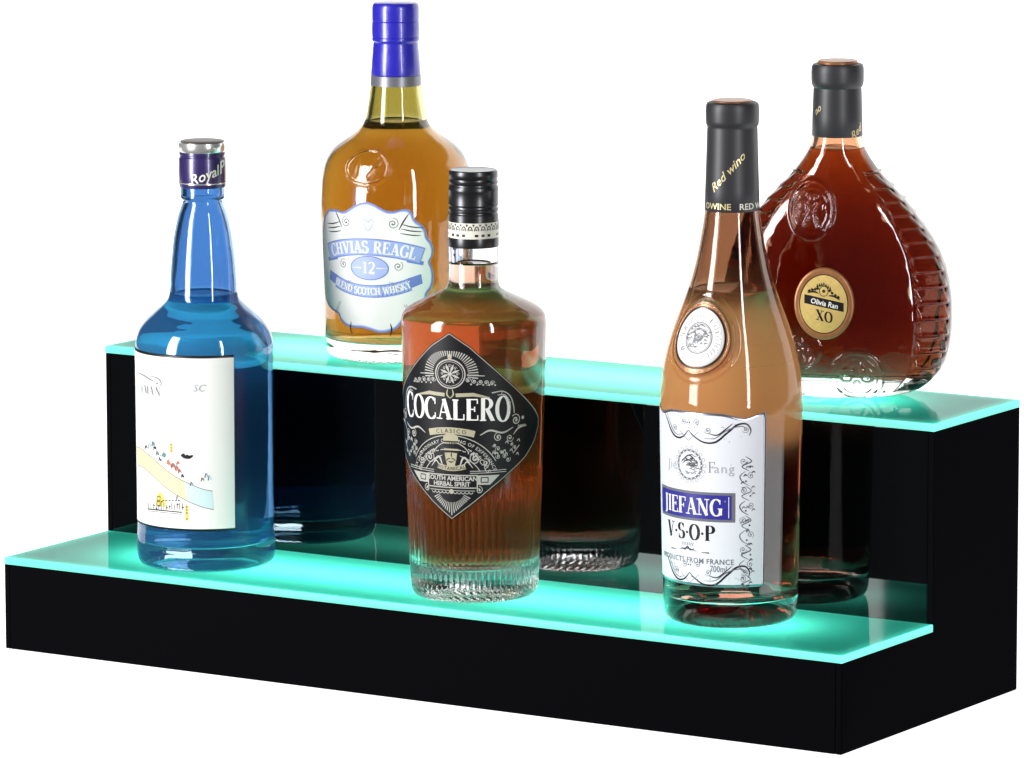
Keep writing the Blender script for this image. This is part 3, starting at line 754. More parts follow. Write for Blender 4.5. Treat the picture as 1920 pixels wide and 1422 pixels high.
# ================================================================== BROWN HERBAL BOTTLE
pr = Prof(3091., 1113, [(96, 1113), (108, 1111.5), (115, 1106), (118.5, 1095), (120, 1080), (123, 1000), (127, 900), (131, 780), (134, 680), (135.2, 620), (135.2, 604),
      (134, 594), (130, 586), (121, 578), (105, 569), (84, 559), (64, 550), (52, 543), (47.5, 535), (46.4, 525), (46, 500), (46, 466), (43, 440), (42, 350)])
S = pr.S; Z = pr.z
def ribs(th, z):
    zt_, zb_ = Z(885), Z(1085)
    env = np.clip((zt_ - z) / .02, 0, 1) * np.clip((z - zb_) / .004 + .6, 0, 1)
    q = -.0015 * env * (1 - np.abs(np.cos(32 * th)) ** .8)
    if z < zb_ + .002: q = q + .0003 * np.sin(48 * th + z * 2500) * np.clip(z / .004, 0, 1)
    return q
b = thing('herbal_spirit_bottle', 'amber-brown ribbed bottle with large black diamond label, in the middle of the lower tier', 'bottle', (.317, .0512, H1 + .0001), FACE)
bottle_glass_and_liquid(pr, b, M['g_clear'], M['l_brown'], .0042, .019, Z(497), ds=.0012, cols=640, disp=ribs, punt=.005, dome=.002)
def knurl(th, z):
    q = np.zeros_like(th)
    if Z(386) < z < Z(364): q = -.0004 * (np.cos(60 * th) > 0)
    return q
pz_ = lathe_part('screw_cap', [(44.5, 466), (47, 465.5), (47.4, 463), (47.4, 450), (47.0, 446), (47, 422), (46.8, 412), (46.8, 406), (45, 404), (44.8, 402), (46.6, 400), (46.8, 396), (45.2, 394), (45, 391), (46.6, 389.5), (46.9, 388),
      (46.9, 387), (46.6, 386), (46.6, 364), (46.9, 363), (46.9, 358), (46.2, 355), (45, 353.5), (44.6, 351), (45.8, 349), (46, 346), (44.4, 344), (44.2, 341), (45.6, 339), (45.8, 330), (45, 326.5), (42.5, 325),
      (41, 325.4), (36, 325.8), (0, 325.6)], M['cap_black'], b, cols=480, disp=knurl)
cp = Prof(S, 1113, [(47.5, 462), (47.2, 446), (47.1, 420), (47.0, 400)])
a = Art(wrap(cp, 0, .0152), ['cream', 'ink'], .00005)
full = .0152 * PI
N_ = 60
def ringband(z0, z1, m): a.quad_strip([(-full + 2 * full * k / N_, z1) for k in range(N_ + 1)], [(-full + 2 * full * k / N_, z0) for k in range(N_ + 1)], m)
ringband(Z(448), Z(419), 'cream'); a.level = 1
for k_ in range(24):
    c_ = -full + 2 * full * (k_ + .5) / 24
    a.ell(c_, Z(433), .0012, .0026, .0006, 'ink', 0, 180, 10); a.dot(c_, Z(431), .0005, 'ink', 6)
    a.poly([(c_ + .0012, Z(421)), (c_ + .0028, Z(421)), (c_ + .002, Z(426))], 'ink', rings=1)
    if k_ % 4 != 3: a.poly(rect(c_ - .0011, c_ + .0009, Z(444), Z(439.5), 1), 'ink', rings=1)
a.into(pz_)
# diamond label
rl = 133 / S; th0 = R(-19)
a = Art(wrap(pr, th0, rl), ['lblack', 'silver_print', 'old_gold', 'paper', 'ink', 'ink_grey'], .0002)
cz = Z(823 - 0) + 0.0
zc = (Z(628) + Z(975)) / 2 + .0068
hh_ = (Z(628) - Z(975)) / 2; ww_ = rl * R(88)
def lab(u, v): return (u * ww_, zc + v * hh_)
dia = [(0, 1), (-.18, .86), (-.36, .67), (-.54, .48), (-.72, .30), (-.90, .12), (-.97, .03), (-.97, -.06), (-.90, -.20), (-.76, -.36), (-.58, -.50), (-.40, -.65), (-.20, -.83), (0, -1)]
dia = [lab(u, v) for u, v in dia] + [lab(-u, v) for u, v in dia[-2:0:-1]]
D_ = []
for i, p in enumerate(dia):
    q = dia[(i + 1) % len(dia)]
    for k in range(3): D_.append((p[0] + (q[0] - p[0]) * k / 3, p[1] + (q[1] - p[1]) * k / 3))
a.poly(D_, 'lblack', center=lab(0, 0), thick=.00012, rings=26)
a.level = 1
cD = np.array(lab(0, 0))
a.ribbon([tuple(cD + (np.array(p) - cD) * .985) for p in D_], .00035, 'silver_print', closed=True)
mm = .001
def zz(v): return zc + v * hh_
# crest: rays, ring, flower
zr = zz(.56)
for k_ in range(33):
    an = R(-8 + 196 * k_ / 32); r1, r2 = 11.0 * mm, (13.8 + 3.4 * abs(math.cos(an)) ** 1.5) * mm
    lim = 1
    a.ribbon([(r1 * math.cos(an), zr + r1 * math.sin(an)), (r2 * math.cos(an), zr + r2 * math.sin(an))], [.00045, .0007], 'silver_print')
a.ell(0, zr, 9.2 * mm, 8.6 * mm, .0007, 'silver_print'); a.ell(0, zr, 7.9 * mm, 7.4 * mm, .0003, 'silver_print')
for k_ in range(8):
    an = R(22.5 + 45 * k_); c_, s_ = math.cos(an), math.sin(an)
    a.ribbon([(1 * mm * c_, zr + 1 * mm * s_), (3.6 * mm * c_, zr + 3.6 * mm * s_), (6.2 * mm * c_, zr + 6.2 * mm * s_)], [.0003, .0016, .0003], 'silver_print')
    a.scroll(4.8 * mm * math.cos(an + .39), zr + 4.8 * mm * math.sin(an + .39), 1.2 * mm, 1, 'silver_print', .0003)
a.dot(0, zr, .0012, 'silver_print'); a.dot(0, zr + 9.6 * mm, .0012, 'old_gold'); a.poly([(-.0015, zr + 10 * mm), (.0015, zr + 10 * mm), (0, zr + 13 * mm)], 'silver_print', rings=1)
for sg_ in (-1, 1):
    for q in range(5):
        x_ = sg_ * (11 + 3.6 * q) * mm
        a.scroll(x_, zr - (3.6 + .5 * q) * mm, 1.7 * mm, 1.3, 'silver_print', .0005, a0=90 * q, cw=sg_)
        a.dot(x_ + sg_ * 1.8 * mm, zr - (6.0 + .2 * q) * mm, .0006, 'silver_print', 6)
    a.ribbon([(sg_ * 10.4 * mm, zr - .4 * mm), (sg_ * 21 * mm, zr - 1.0 * mm)], [.0008, .0004], 'silver_print')
    a.ribbon([(sg_ * 3.5 * mm, zz(.335)), (sg_ * 14 * mm, zz(.345)), (sg_ * 24 * mm, zz(.31))], [.0022, .0022, .0006], 'old_gold')
    a.curve([(0, zz(.30)), (sg_ * 2.0 * mm, zz(.34)), (sg_ * 1.4 * mm, zz(.40))], .0007, 'old_gold')
# main word, taller at the ends
serif_text(a, 'COCALERO', 0, zz(.045), .0122, 'paper', T=.20, t=.06, sx=.96, gap=.05,
           path=lambda s: (s, zz(.075) - (abs(s) / .037) ** 2 * .0018, 0), scale_h=lambda q: 1 + .30 * abs(q) ** 1.6)
for sg_ in (-1, 1):      # frame of double lines and scrolls round the word
    a.ribbon(catmull([(sg_ * 25.2 * mm, zz(.36)), (sg_ * 32.4 * mm, zz(.37)), (sg_ * 37.2 * mm, zz(.31)), (sg_ * 39.6 * mm, zz(.20)), (sg_ * 40.08 * mm, zz(.13))], 6), .0007, 'silver_print')
    a.ribbon(catmull([(sg_ * 28.8 * mm, zz(.335)), (sg_ * 33.6 * mm, zz(.33)), (sg_ * 36.48 * mm, zz(.26)), (sg_ * 37.2 * mm, zz(.15))], 6), .0005, 'silver_print')
    for k_ in range(6): a.ribbon([(sg_ * (31.8 + k_ * 1.2) * mm, zz(.365 - k_ * .022)), (sg_ * (31 + k_ * 1.08) * mm, zz(.335 - k_ * .020))], .0004, 'silver_print')
    a.scroll(sg_ * 41.4 * mm, zz(.055), 3.6 * mm, 1.5, 'silver_print', .0008, a0=140 if sg_ > 0 else 40, cw=-sg_)
    a.scroll(sg_ * 29.4 * mm, zz(-.115), 2.8 * mm, 1.4, 'silver_print', .0007, a0=90, cw=sg_)
    a.scroll(sg_ * 37.2 * mm, zz(-.13), 2.6 * mm, 1.4, 'silver_print', .0006, a0=0, cw=-sg_)
    a.curve([(sg_ * 18 * mm, zz(-.09)), (sg_ * 24 * mm, zz(-.04)), (sg_ * 32.4 * mm, zz(-.07)), (sg_ * 39.6 * mm, zz(-.02))], .0009, 'silver_print')
    a.curve([(sg_ * 39.6 * mm, zz(-.10)), (sg_ * 43.2 * mm, zz(-.04)), (sg_ * 48 * mm, zz(-.02))], .0007, 'silver_print')
    for k_ in range(9):
        a.scroll(sg_ * (27 + 2.3 * k_ % 16) * mm, zz(-.20 - .04 * (k_ % 5)), random.uniform(1.1, 1.9) * mm, 1.2, 'silver_print', .0005, a0=random.random() * 360, cw=random.choice((-1, 1)))
    for k_ in range(8):
        x_, v_ = sg_ * random.uniform(23, 44) * mm, random.uniform(-.36, -.16); a.curve([(x_, zz(v_)), (x_ + 1.4 * mm, zz(v_ + .02)), (x_ + 2.2 * mm, zz(v_ - .01))], .0006, 'silver_print')
    for q in range(5): a.curve([(sg_ * (43 + q * 1.3) * mm, zz(-.03)), (sg_ * (43.5 + q * 1.3) * mm, zz(-.005)), (sg_ * (44 + q * 1.3) * mm, zz(-.03))], .0004, 'silver_print')
    a.ribbon([(sg_ * 43.2 * mm, zz(-.035)), (sg_ * 50.4 * mm, zz(-.02))], .0003, 'silver_print')
    a.dot(sg_ * 46.8 * mm, zz(.07), .0011, 'silver_print', 7)
    a.ribbon([(sg_ * 39.6 * mm, zz(-.30)), (sg_ * 44.4 * mm, zz(-.22))], .0006, 'silver_print')
band(0, zz(-.045), .0150, .0020, .06, True, 'old_gold', a); a.level = 2
font_text(a, 'CLASICO', 0, 0, .0024, 'ink', gap=1.5, path=arc_path(0, zz(-.045) - .0012, .06, True)); a.level = 1
# arch with two lines of text
mm = .00125; av = -.095
for rr_, w_ in ((26.5, .0005), (17.2, .0005)):
    an_ = 58
    a.ribbon([(rr_ * mm * 1.0 * math.sin(R(t)), zz(av) - 26.5 * mm + (rr_ * math.cos(R(t))) * mm) for t in range(-an_, an_ + 1, 4)], w_, 'silver_print')
font_text(a, 'EXTRAORDINARY CRAFTING OF EXPERIENCE', 0, 0, .0021, 'silver_print', bold=.01, gap=1.15, sx=.98, path=arc_path(0, zz(av) - 3.2 * mm, 23.3 * mm, True))
font_text(a, 'EXCEPTIONAL', 0, 0, .0026, 'silver_print', bold=.015, path=lambda s: arc_path(0, zz(av) - 6.8 * mm, 19.7 * mm, True)(s - 13.2 * mm))
font_text(a, 'BOTANICALS', 0, 0, .0028, 'silver_print', bold=.015, path=lambda s: arc_path(0, zz(av) - 6.8 * mm, 19.7 * mm, True)(s + 13.2 * mm))
# portrait with a hat
pz = zz(-.285)
a.level = 2
a.poly(oval(0, pz - 1.0 * mm, 4.1 * mm, 5.8 * mm, 24), 'old_gold', rings=3)
a.level = 3
a.poly([(-8.6 * mm, pz + .8 * mm), (-4 * mm, pz + 2.2 * mm), (4 * mm, pz + 2.2 * mm), (8.6 * mm, pz + .8 * mm), (4.6 * mm, pz + 5.2 * mm), (-4.6 * mm, pz + 5.2 * mm)], 'ink', rings=3)
a.poly([(-4.2 * mm, pz + 4.6 * mm), (4.2 * mm, pz + 4.6 * mm), (3.6 * mm, pz + 8.6 * mm), (1.2 * mm, pz + 9.6 * mm), (-1.2 * mm, pz + 9.6 * mm), (-3.6 * mm, pz + 8.6 * mm)], 'old_gold', rings=2)
a.level = 4
a.ribbon(_a(0, pz - 5 * mm, 10.5 * mm, 10.6 * mm, 150, 30), .0005, 'silver_print')
a.ribbon([(-3.9 * mm, pz + .7 * mm), (0, pz + .9 * mm), (3.9 * mm, pz + .7 * mm)], [.0016, .0012, .0016], 'ink')
for sg_ in (-1, 1):
    a.curve([(sg_ * 3.7 * mm, pz + .4 * mm), (sg_ * 3.7 * mm, pz - 3.4 * mm), (sg_ * 2.4 * mm, pz - 6 * mm)], .0019, 'ink')
    a.curve([(sg_ * .3 * mm, pz - 2.5 * mm), (sg_ * 1.6 * mm, pz - 2.9 * mm), (sg_ * 2.4 * mm, pz - 3.8 * mm)], .0005, 'ink')
a.curve([(.5 * mm, pz + .6 * mm), (.2 * mm, pz - 1 * mm), (.7 * mm, pz - 2 * mm)], .0005, 'ink'); a.curve([(-1.3 * mm, pz - 4.0 * mm), (0, pz - 4.3 * mm), (1.4 * mm, pz - 3.9 * mm)], .0006, 'ink')
a.ribbon([(-3.9 * mm, pz + 5.6 * mm), (3.9 * mm, pz + 5.6 * mm)], .0009, 'ink')
a.level = 1
for sg_ in (-1, 1):
    a.scroll(sg_ * 12 * mm, pz - 2.6 * mm, 2.9 * mm, 1.7, 'silver_print', .0007, a0=60, cw=sg_)
    a.curve([(sg_ * 4.5 * mm, pz - 6 * mm), (sg_ * 6.5 * mm, pz - 2 * mm), (sg_ * 9.5 * mm, pz - 4.5 * mm)], .0010, 'silver_print')
    a.curve([(sg_ * 6 * mm, pz - 7 * mm), (sg_ * 8 * mm, pz - 4 * mm), (sg_ * 11 * mm, pz - 7 * mm)], .0006, 'silver_print')
    for k_ in range(4): a.ribbon([(sg_ * (9 + k_) * mm, pz + (.8 - k_ * .5) * mm), (sg_ * (10.5 + k_ * 1.5) * mm, pz + (1.2 - k_ * .9) * mm)], .0003, 'silver_print')
    a.scroll(sg_ * 17.5 * mm, pz - 4.6 * mm, 2.2 * mm, 1.4, 'silver_print', .0006, a0=120, cw=-sg_)
    for zq in (-8.6, -9.6): a.ribbon([(sg_ * 9.5 * mm, pz + zq * mm), (sg_ * 28 * mm, pz + (zq + .4) * mm)], .0004, 'silver_print')
    a.poly([(sg_ * 12.5 * mm, pz - 10.6 * mm), (sg_ * 24.5 * mm, pz - 10.6 * mm), (sg_ * 19.5 * mm, pz - 15.2 * mm), (sg_ * 12.5 * mm, pz - 15.2 * mm)], 'silver_print', rings=2)
band(0, pz - 7.4 * mm, .0092, .0016, .03, False, 'old_gold', a); a.level = 2
font_text(a, 'BOTANICAL', 0, 0, .0021, 'ink', bold=.01, gap=1.2, path=arc_path(0, pz - 8.3 * mm, .03, False))
for sg_ in (-1, 1): a.ribbon([(sg_ * 15 * mm, pz - 11.6 * mm), (sg_ * 18.5 * mm, pz - 11.6 * mm), (sg_ * 18.5 * mm, pz - 14 * mm), (sg_ * 15 * mm, pz - 14 * mm)], .0006, 'ink', closed=True)
zq = pz - 13.6 * mm
a.poly(rect(-13.4 * mm, 13.4 * mm, zq - 3.4 * mm, zq + 3.2 * mm, 4), 'silver_print', rings=3); a.level = 3
a.poly(rect(-12.8 * mm, 12.8 * mm, zq - 2.9 * mm, zq + 2.7 * mm, 4), 'lblack', rings=3); a.level = 4
font_text(a, 'SOUTH AMERICAN', 0, zq + .3 * mm, .0027, 'silver_print', bold=.03, sx=1.0)
font_text(a, 'HERBAL SPIRIT', 0, zq - 2.4 * mm, .0026, 'silver_print', bold=.03, sx=1.0)
a.level = 1
for sg_ in (-1, 1): a.scroll(sg_ * 14 * mm, zq - 4.2 * mm, 1.9 * mm, 1.3, 'silver_print', .0006, a0=90, cw=-sg_)
a.ribbon([(-12 * mm, zq - 4.6 * mm), (12 * mm, zq - 4.6 * mm)], .0004, 'silver_print')
for k_ in range(-5, 6): a.ribbon(_a(k_ * 2 * mm, zq - 5.2 * mm, .9 * mm, .9 * mm, 180, 360, 6), .0004, 'silver_print')
a.dot(0, zq - 5 * mm, .0014, 'old_gold')
for k_ in range(21):
    an = R(-152 + 124 * k_ / 20); dn = .9 if False else 1
    r1 = 7.2 * mm
    # ray ends just inside the diamond edge
    dx, dz_ = math.cos(an), math.sin(an)
    r2 = r1
    while r2 < .03 and abs(r2 * dx) / ww_ * 1.02 + abs((zq - 3.2 * mm + r2 * dz_) - zc) / hh_ < .945: r2 += .0003
    if r2 > r1 + .0012: a.ribbon([(r1 * dx, zq - 3.2 * mm + r1 * dz_), (r2 * dx, zq - 3.2 * mm + r2 * dz_)], [.0003, .0007], 'silver_print')
a.build('label', b)

# ================================================================== ORANGE BRANDY BOTTLE
pr = Prof(3156.7, 1158, [(100, 1158), (113, 1156.5), (121, 1150), (124.5, 1138), (126, 1115), (128, 1040), (130.5, 920), (132.5, 800), (132.8, 760), (131, 722), (126.5, 685), (118, 648), (106, 610),
      (93, 575), (80, 538), (69, 500), (60.5, 460), (54.5, 425), (51, 400), (50, 385), (47, 300), (45, 240), (44, 215)])
S = pr.S; Z = pr.z
sth, ssz = R(-34), Z(636 - 14)
def seal_relief(th, z):
    s = (th + PI) % (2 * PI) - PI
    s = (s - sth) * 108 / S; dz = z - ssz
    e = np.sqrt((s / .0185) ** 2 + (dz / .0205) ** 2)
    return .0017 * np.exp(-((e - .98) / .10) ** 2) + .0006 * (e < .98) + .0006 * np.exp(-((e - 1.22) / .05) ** 2)
b = thing('brandy_bottle', 'orange brandy bottle with charcoal sleeve, white scroll label and round white seal', 'bottle', (.4874, .0667, H1 + .0001), FACE)
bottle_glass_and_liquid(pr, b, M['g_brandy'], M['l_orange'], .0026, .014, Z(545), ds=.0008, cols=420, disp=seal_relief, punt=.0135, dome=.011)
pz_ = lathe_part('shrink_sleeve', [(50.8, 399), (51.4, 398), (50.2, 360), (48.6, 310), (47.2, 262), (46.9, 250), (46.6, 246), (47.4, 243.5), (49, 241), (49.6, 234), (49.8, 216), (49.2, 207), (47, 202.5), (43, 200.3), (39.5, 200), (38, 201)], M['sleeve'], b)
lathe_part('cork_disc', [(38.4, 201.4), (38.6, 199), (36, 197.4), (33, 197.6), (18, 197.2), (0, 197)], M['cork'], b)
cp = Prof(S, 1158, [(51.2, 399), (50.2, 360), (48.8, 310), (47.4, 262)])
a = Art(wrap(cp, 0, .0155), ['gold', 'cream'], .00006)
font_text(a, 'Red wino', -.0018, Z(330), .0046, 'gold', shear=.45, rot=R(47), bold=.012, sx=1.15)
font_text(a, 'OWINE', -.0102, Z(394), .0036, 'gold', bold=.014, sx=1.05)
font_text(a, 'RED W', .0122, Z(394), .0036, 'cream', bold=.014, sx=1.05)
a.into(pz_)
# seal sticker
a = Art(lambda s, z, h: ((float(pr.r_at(z)) + h) * math.sin(sth + s * S / 108), -(float(pr.r_at(z)) + h) * math.cos(sth + s * S / 108), z), ['paper', 'ink_grey', 'ink_faint', 'rim_copper', 'ink'], .0019)
a.ell(0, ssz, .0174, .0192, .0030, 'rim_copper', n=72); a.level = 1; a.ell(0, ssz, .0188, .0206, .0004, 'ink', n=72); a.ell(0, ssz, .0160, .0177, .0007, 'ink', n=72); a.level = 0
a.poly(oval(0, ssz, .0152, .0168), 'paper', thick=.0001, rings=8); a.level = 1
a.ell(0, ssz, .0138, .0154, .0003, 'ink_faint')
a.ell(.0, ssz, .0082, .0088, .0006, 'ink_grey'); a.ell(.0, ssz, .0074, .0080, .0003, 'ink_grey')
for k_ in range(30):      # ring of worn engraved strokes
    an = R(-50 + 280 * k_ / 29); j_ = random.uniform(-.25, .25)
    a.ribbon([(.0102 * math.cos(an), ssz + .0108 * math.sin(an)), (.0126 * math.cos(an + j_ * .3), ssz + .0134 * math.sin(an + j_ * .3))], random.uniform(.0003, .0007), random.choice(('ink_grey', 'ink_faint')))
for k_ in range(64):
    an = random.random() * 2 * PI; q = random.uniform(.0, .0068)
    c_ = (q * math.cos(an), ssz + q * math.sin(an) * 1.05)
    a.curve([c_, (c_[0] + random.uniform(-.002, .002), c_[1] + .0008), (c_[0] + random.uniform(-.003, .003), c_[1] + random.uniform(-.001, .001))], .0006, random.choice(('ink_grey', 'ink_grey', 'ink_faint')))
a.curve([(-.0058, ssz + .002), (0, ssz + .0052), (.0058, ssz + .002)], .0011, 'ink_grey')
for k_ in range(28):
    an = 2 * PI * k_ / 28; a.dot(.0130 * math.cos(an), ssz + .0146 * math.sin(an), .0003, 'ink_grey', 6)
a.build('seal', b)
# label
rl = 130 / S; TH0 = -33
a = Art(wrap(pr, R(TH0), rl), ['silver_edge', 'paper_cool', 'ink', 'ink_grey', 'ink_faint', 'navy', 'paper', 'silver'], .0002)
hw_ = rl * R(59.5)
zt, zb = Z(756), Z(1078)
# top edge bows down in the middle with a raised corner
N_ = 30
top = []
for k_ in range(N_ + 1):
    u = 1 - 2 * k_ / N_
    top.append((hw_ * u, zt - .0030 * math.exp(-((abs(u) - .70) / .20) ** 2) - .0006 * (1 - u * u) + .0005))
outl = [(-hw_ + 2 * hw_ * k_ / N_, zb) for k_ in range(N_)] + [(hw_, zb + (top[0][1] - zb) * k_ / N_) for k_ in range(N_)] + top[:-1] + [(-hw_, top[-1][1] + (zb - top[-1][1]) * k_ / N_) for k_ in range(N_)]
a.poly(outl, 'silver_edge', thick=.00012, rings=24); a.level = 1
cc = np.array((0, (zt + zb) / 2))
inn = [(p[0] * .965, cc[1] + (p[1] - cc[1]) * .972) for p in outl]
a.poly(inn, 'paper_cool', center=tuple(cc), rings=24); a.level = 2
a.ribbon([(p[0] * .998, cc[1] + (p[1] - cc[1]) * .999) for p in outl], .0003, 'ink_grey', closed=True)
# swag scrolls top and bottom
def swag(zc_, flip=1):
    a.curve([(-.0040, zc_ + .0012), (-.001, zc_ - .0015), (.006, zc_ - .0052), (.013, zc_ - .0048), (.020, zc_ + .0010), (.026, zc_ + .0058), (.031, zc_ + .0060), (.0335, zc_ + .0022), (.0325, zc_ - .0008)], .0009, 'ink')
    a.curve([(.006, zc_ - .003), (.013, zc_ - .0024), (.019, zc_ + .0020), (.025, zc_ + .0044), (.029, zc_ + .0046), (.0315, zc_ + .0026)], .0005, 'ink_grey')
    a.curve([(.0085, zc_ + .0003), (.014, zc_ - .0006), (.019, zc_ + .003), (.023, zc_ + .0065)], .0006, 'ink')
    a.curve([(-.0040, zc_ + .0012), (-.008, zc_ - .0030), (-.013, zc_ - .0040), (-.018, zc_ - .001), (-.022, zc_ + .0045), (-.0265, zc_ + .010)], .0009, 'ink')
    a.curve([(-.008, zc_ - .0014), (-.013, zc_ - .0022), (-.017, zc_ + .0004), (-.020, zc_ + .0052), (-.023, zc_ + .009)], .0005, 'ink_grey')
    for x_, dz_, c in ((-.0075, .0062, 1), (.0018, .0062, -1), (.0085, .0020, 1), (-.0145, .0015, -1), (.0305, .0028, 1)):
        a.scroll(x_, zc_ + dz_, .0021, 1.4, 'ink_grey', .0004, a0=200, cw=c)
    for s_ in (-1, 1):
        for k_ in range(3): a.ribbon([(-.004 + s_ * (k_ * .0022), zc_ - .005 + k_ * .0018), (-.004 + s_ * (k_ * .0022 + .002), zc_ - .0032 + k_ * .0018)], .0003, 'ink_grey')
        a.dot(-.004 + s_ * .0008, zc_ + .0058, .0005, 'ink', 6)
    for k_ in range(26):
        x_ = random.uniform(-.018, .030); a.dot(x_, zc_ + random.uniform(-.006, .006), random.uniform(.0002, .0004), random.choice(('ink_grey', 'ink_faint')), 6)
swag(Z(798) + .0012); swag(Z(1062) + .0012)
# side vine
vx = .0315
for k_ in range(9):
    z0 = Z(835) - k_ * .0088
    a.curve([(vx - .001, z0), (vx - .0042 * (1 if k_ % 2 else -.6), z0 - .003), (vx - .003, z0 - .006), (vx + .0012, z0 - .0088)], .0005, 'ink_grey' if k_ % 3 else 'ink')
    a.scroll(vx + (.0022 if k_ % 2 else -.0022), z0 - .0028, .0022, 1.4, 'ink_grey', .0004, a0=60 * k_, cw=1 if k_ % 2 else -1)
    for q in range(3):
        x_, y_ = vx + random.uniform(-.004, .004), z0 - random.uniform(0, .008)
        a.curve([(x_, y_), (x_ + .0012, y_ + .0012), (x_ + .0022, y_ + .0004)], .0006, random.choice(('ink', 'ink_grey', 'ink_grey')))
    a.dot(vx + random.uniform(-.003, .003), z0 - .006, .0006, 'ink', 6)
# medallion
mx_, mz = -.0035, Z(854)
a.ell(mx_, mz, .0082, .0085, .0012, 'ink_grey'); a.level = 3
for k_ in range(18):
    an = 2 * PI * k_ / 18; a.dot(mx_ + (.0082) * math.cos(an), mz + .0085 * math.sin(an), .00045, 'paper', 6)
    a.ell(mx_ + .0100 * math.cos(an), mz + .0102 * math.sin(an), .0010, .0010, .0003, 'ink_faint', 0, 360, 8)
a.level = 2
for k_ in range(46):
    an = random.random() * 2 * PI; q = random.uniform(0, .0062)
    c_ = (mx_ + q * math.cos(an), mz + q * math.sin(an)); a.curve([c_, (c_[0] + .0012, c_[1] + random.uniform(-.0008, .0012)), (c_[0] + .0024, c_[1])], .0005, random.choice(('ink', 'ink_grey', 'ink_grey')))
a.curve([(mx_ - .006, mz + .001), (mx_, mz + .0055), (mx_ + .006, mz + .001)], .0007, 'ink')
a.curve([(mx_ - .005, mz + .0002), (mx_ - .001, mz + .0028), (mx_ + .005, mz - .001)], .0006, 'ink')
serif_text(a, 'F', .0108, Z(866), .0064, 'ink_grey', T=.10, t=.05)
font_text(a, 'ang', .0182, Z(866), .0056, 'ink_faint', gap=1.15)
font_text(a, 'r', .0222, Z(852), .0016, 'ink_faint')
font_text(a, 'Jie', -.0178, Z(866), .0056, 'ink_faint', gap=1.1)
# blue name plate
nx, nz, nh = -.0043, Z(930), .0088
a.poly(rect(nx - .0290, nx + .0290, nz - nh, nz + nh, 10), 'ink_grey', rings=8); a.level = 3
a.poly(rect(nx - .0288, nx + .0268, nz - nh + .0016, nz + nh - .0016, 40), 'navy', rings=8); a.level = 4
a.ribbon([(nx + .0252, nz - nh + .0026), (nx + .0252, nz + nh - .0024)], .0004, 'blue_pale' if False else 'paper')
serif_text(a, 'JIEFANG', nx - .0004, nz - .0050, .0098, 'paper', T=.19, t=.06, sx=.92, gap=.04)
font_text(a, 'r', nx + .0232, nz + .0032, .0014, 'paper')
a.level = 2
serif_text(a, 'V.S.O.P', nx - .001, Z(993), .0092, 'ink', T=.22, t=.05, sx=.95, gap=.02)
# small crown ornament
ox, oz = nx - .001, Z(1014)
a.curve([(ox - .0065, oz), (ox, oz + .0012), (ox + .0065, oz)], .0006, 'ink_grey'); a.curve([(ox - .005, oz + .0015), (ox - .002, oz + .0005), (ox, oz + .0022), (ox + .002, oz + .0005), (ox + .005, oz + .0015)], .0007, 'ink')
for k_ in range(7): a.ribbon([(ox - .0036 + k_ * .0012, oz + .003), (ox - .0042 + k_ * .0014, oz + .0050)], .0004, 'ink_grey')
for s_ in (-1, 1): a.ribbon([(ox + s_ * .0095, oz - .0004), (ox + s_ * .0145, oz - .0004)], [.0003, .0007], 'ink')
font_text(a, 'PRODUCTS FROM FRANCE', nx + .0010, Z(1036), .0032, 'ink_grey', bold=.008, sx=.92, gap=1.1)
font_text(a, '700ml', nx + .0190, Z(1050), .0038, 'ink_grey', sx=.78)
for q in range(4): a.ribbon([(nx - .0185 + q * .0018, Z(1046)), (nx - .0175 + q * .0018, Z(1041))], .0005, 'ink_faint')
a.build('label', b)

# ================================================================== ROUND COGNAC DECANTER
SX = 3090.; yb = 747
hwp = [(92, 747), (120, 745), (145, 739), (167, 729), (187, 712), (201, 693), (211, 668), (217, 635), (218.5, 600), (217, 560), (210, 520), (197, 482), (179, 450), (158, 421), (142, 400), (125, 380), (106, 360), (87, 340),
       (71, 320), (59, 302), (51, 287), (47, 272), (46, 262), (44, 200), (43, 150)]
pr = Prof(SX, yb, hwp, .988)
S = SX; Z = pr.z
dz_tab = [(747, 58), (735, 72), (710, 84), (660, 91), (600, 94), (540, 93), (480, 88), (420, 79), (380, 70), (340, 60), (310, 53), (287, 50), (272, 47), (262, 46), (200, 44), (150, 43), (100, 43)]
dzs = np.array([Z(y) for y, _ in dz_tab]); dds = np.array([d / S for _, d in dz_tab])
def depth_at(z): return np.interp(z, dzs, dds)
def pw(z): return 2 + .55 * np.clip((Z(300) - z) / .03, 0, 1)
def ow(z): return float(pr.r_at(z))
emb = [(R(0), -.0155 + .0045, Z(398), .0130, .0172), (0, .0175, Z(716) + .004, .0150, .0150), (0, -.0185, Z(655), .0135, .0130)]
def seal_h(x, z):
    q = np.zeros_like(x)
    for _, ex, ez, rx, rz in emb:
        u, v = (x - ex) / rx, (z - ez) / rz; e = np.sqrt(u * u + v * v)
        q += .0016 * np.exp(-((e - 1) / .08) ** 2) + .0009 * np.exp(-((e - .78) / .05) ** 2)
        q += .0012 * np.exp(-((np.sqrt(u * u + (v - .38) ** 2) - .20) / .07) ** 2) * (e < .75)
        for sg_ in (-1, 1):
            q += .0011 * np.exp(-((np.sqrt((u - sg_ * .40) ** 2 + (v - .10) ** 2) - .22) / .07) ** 2) * (e < .75)
            q += .0011 * np.exp(-((u - sg_ * (.10 + .5 * (-.1 - v))) / .07) ** 2) * (v < -.05) * (e < .70)
    return q
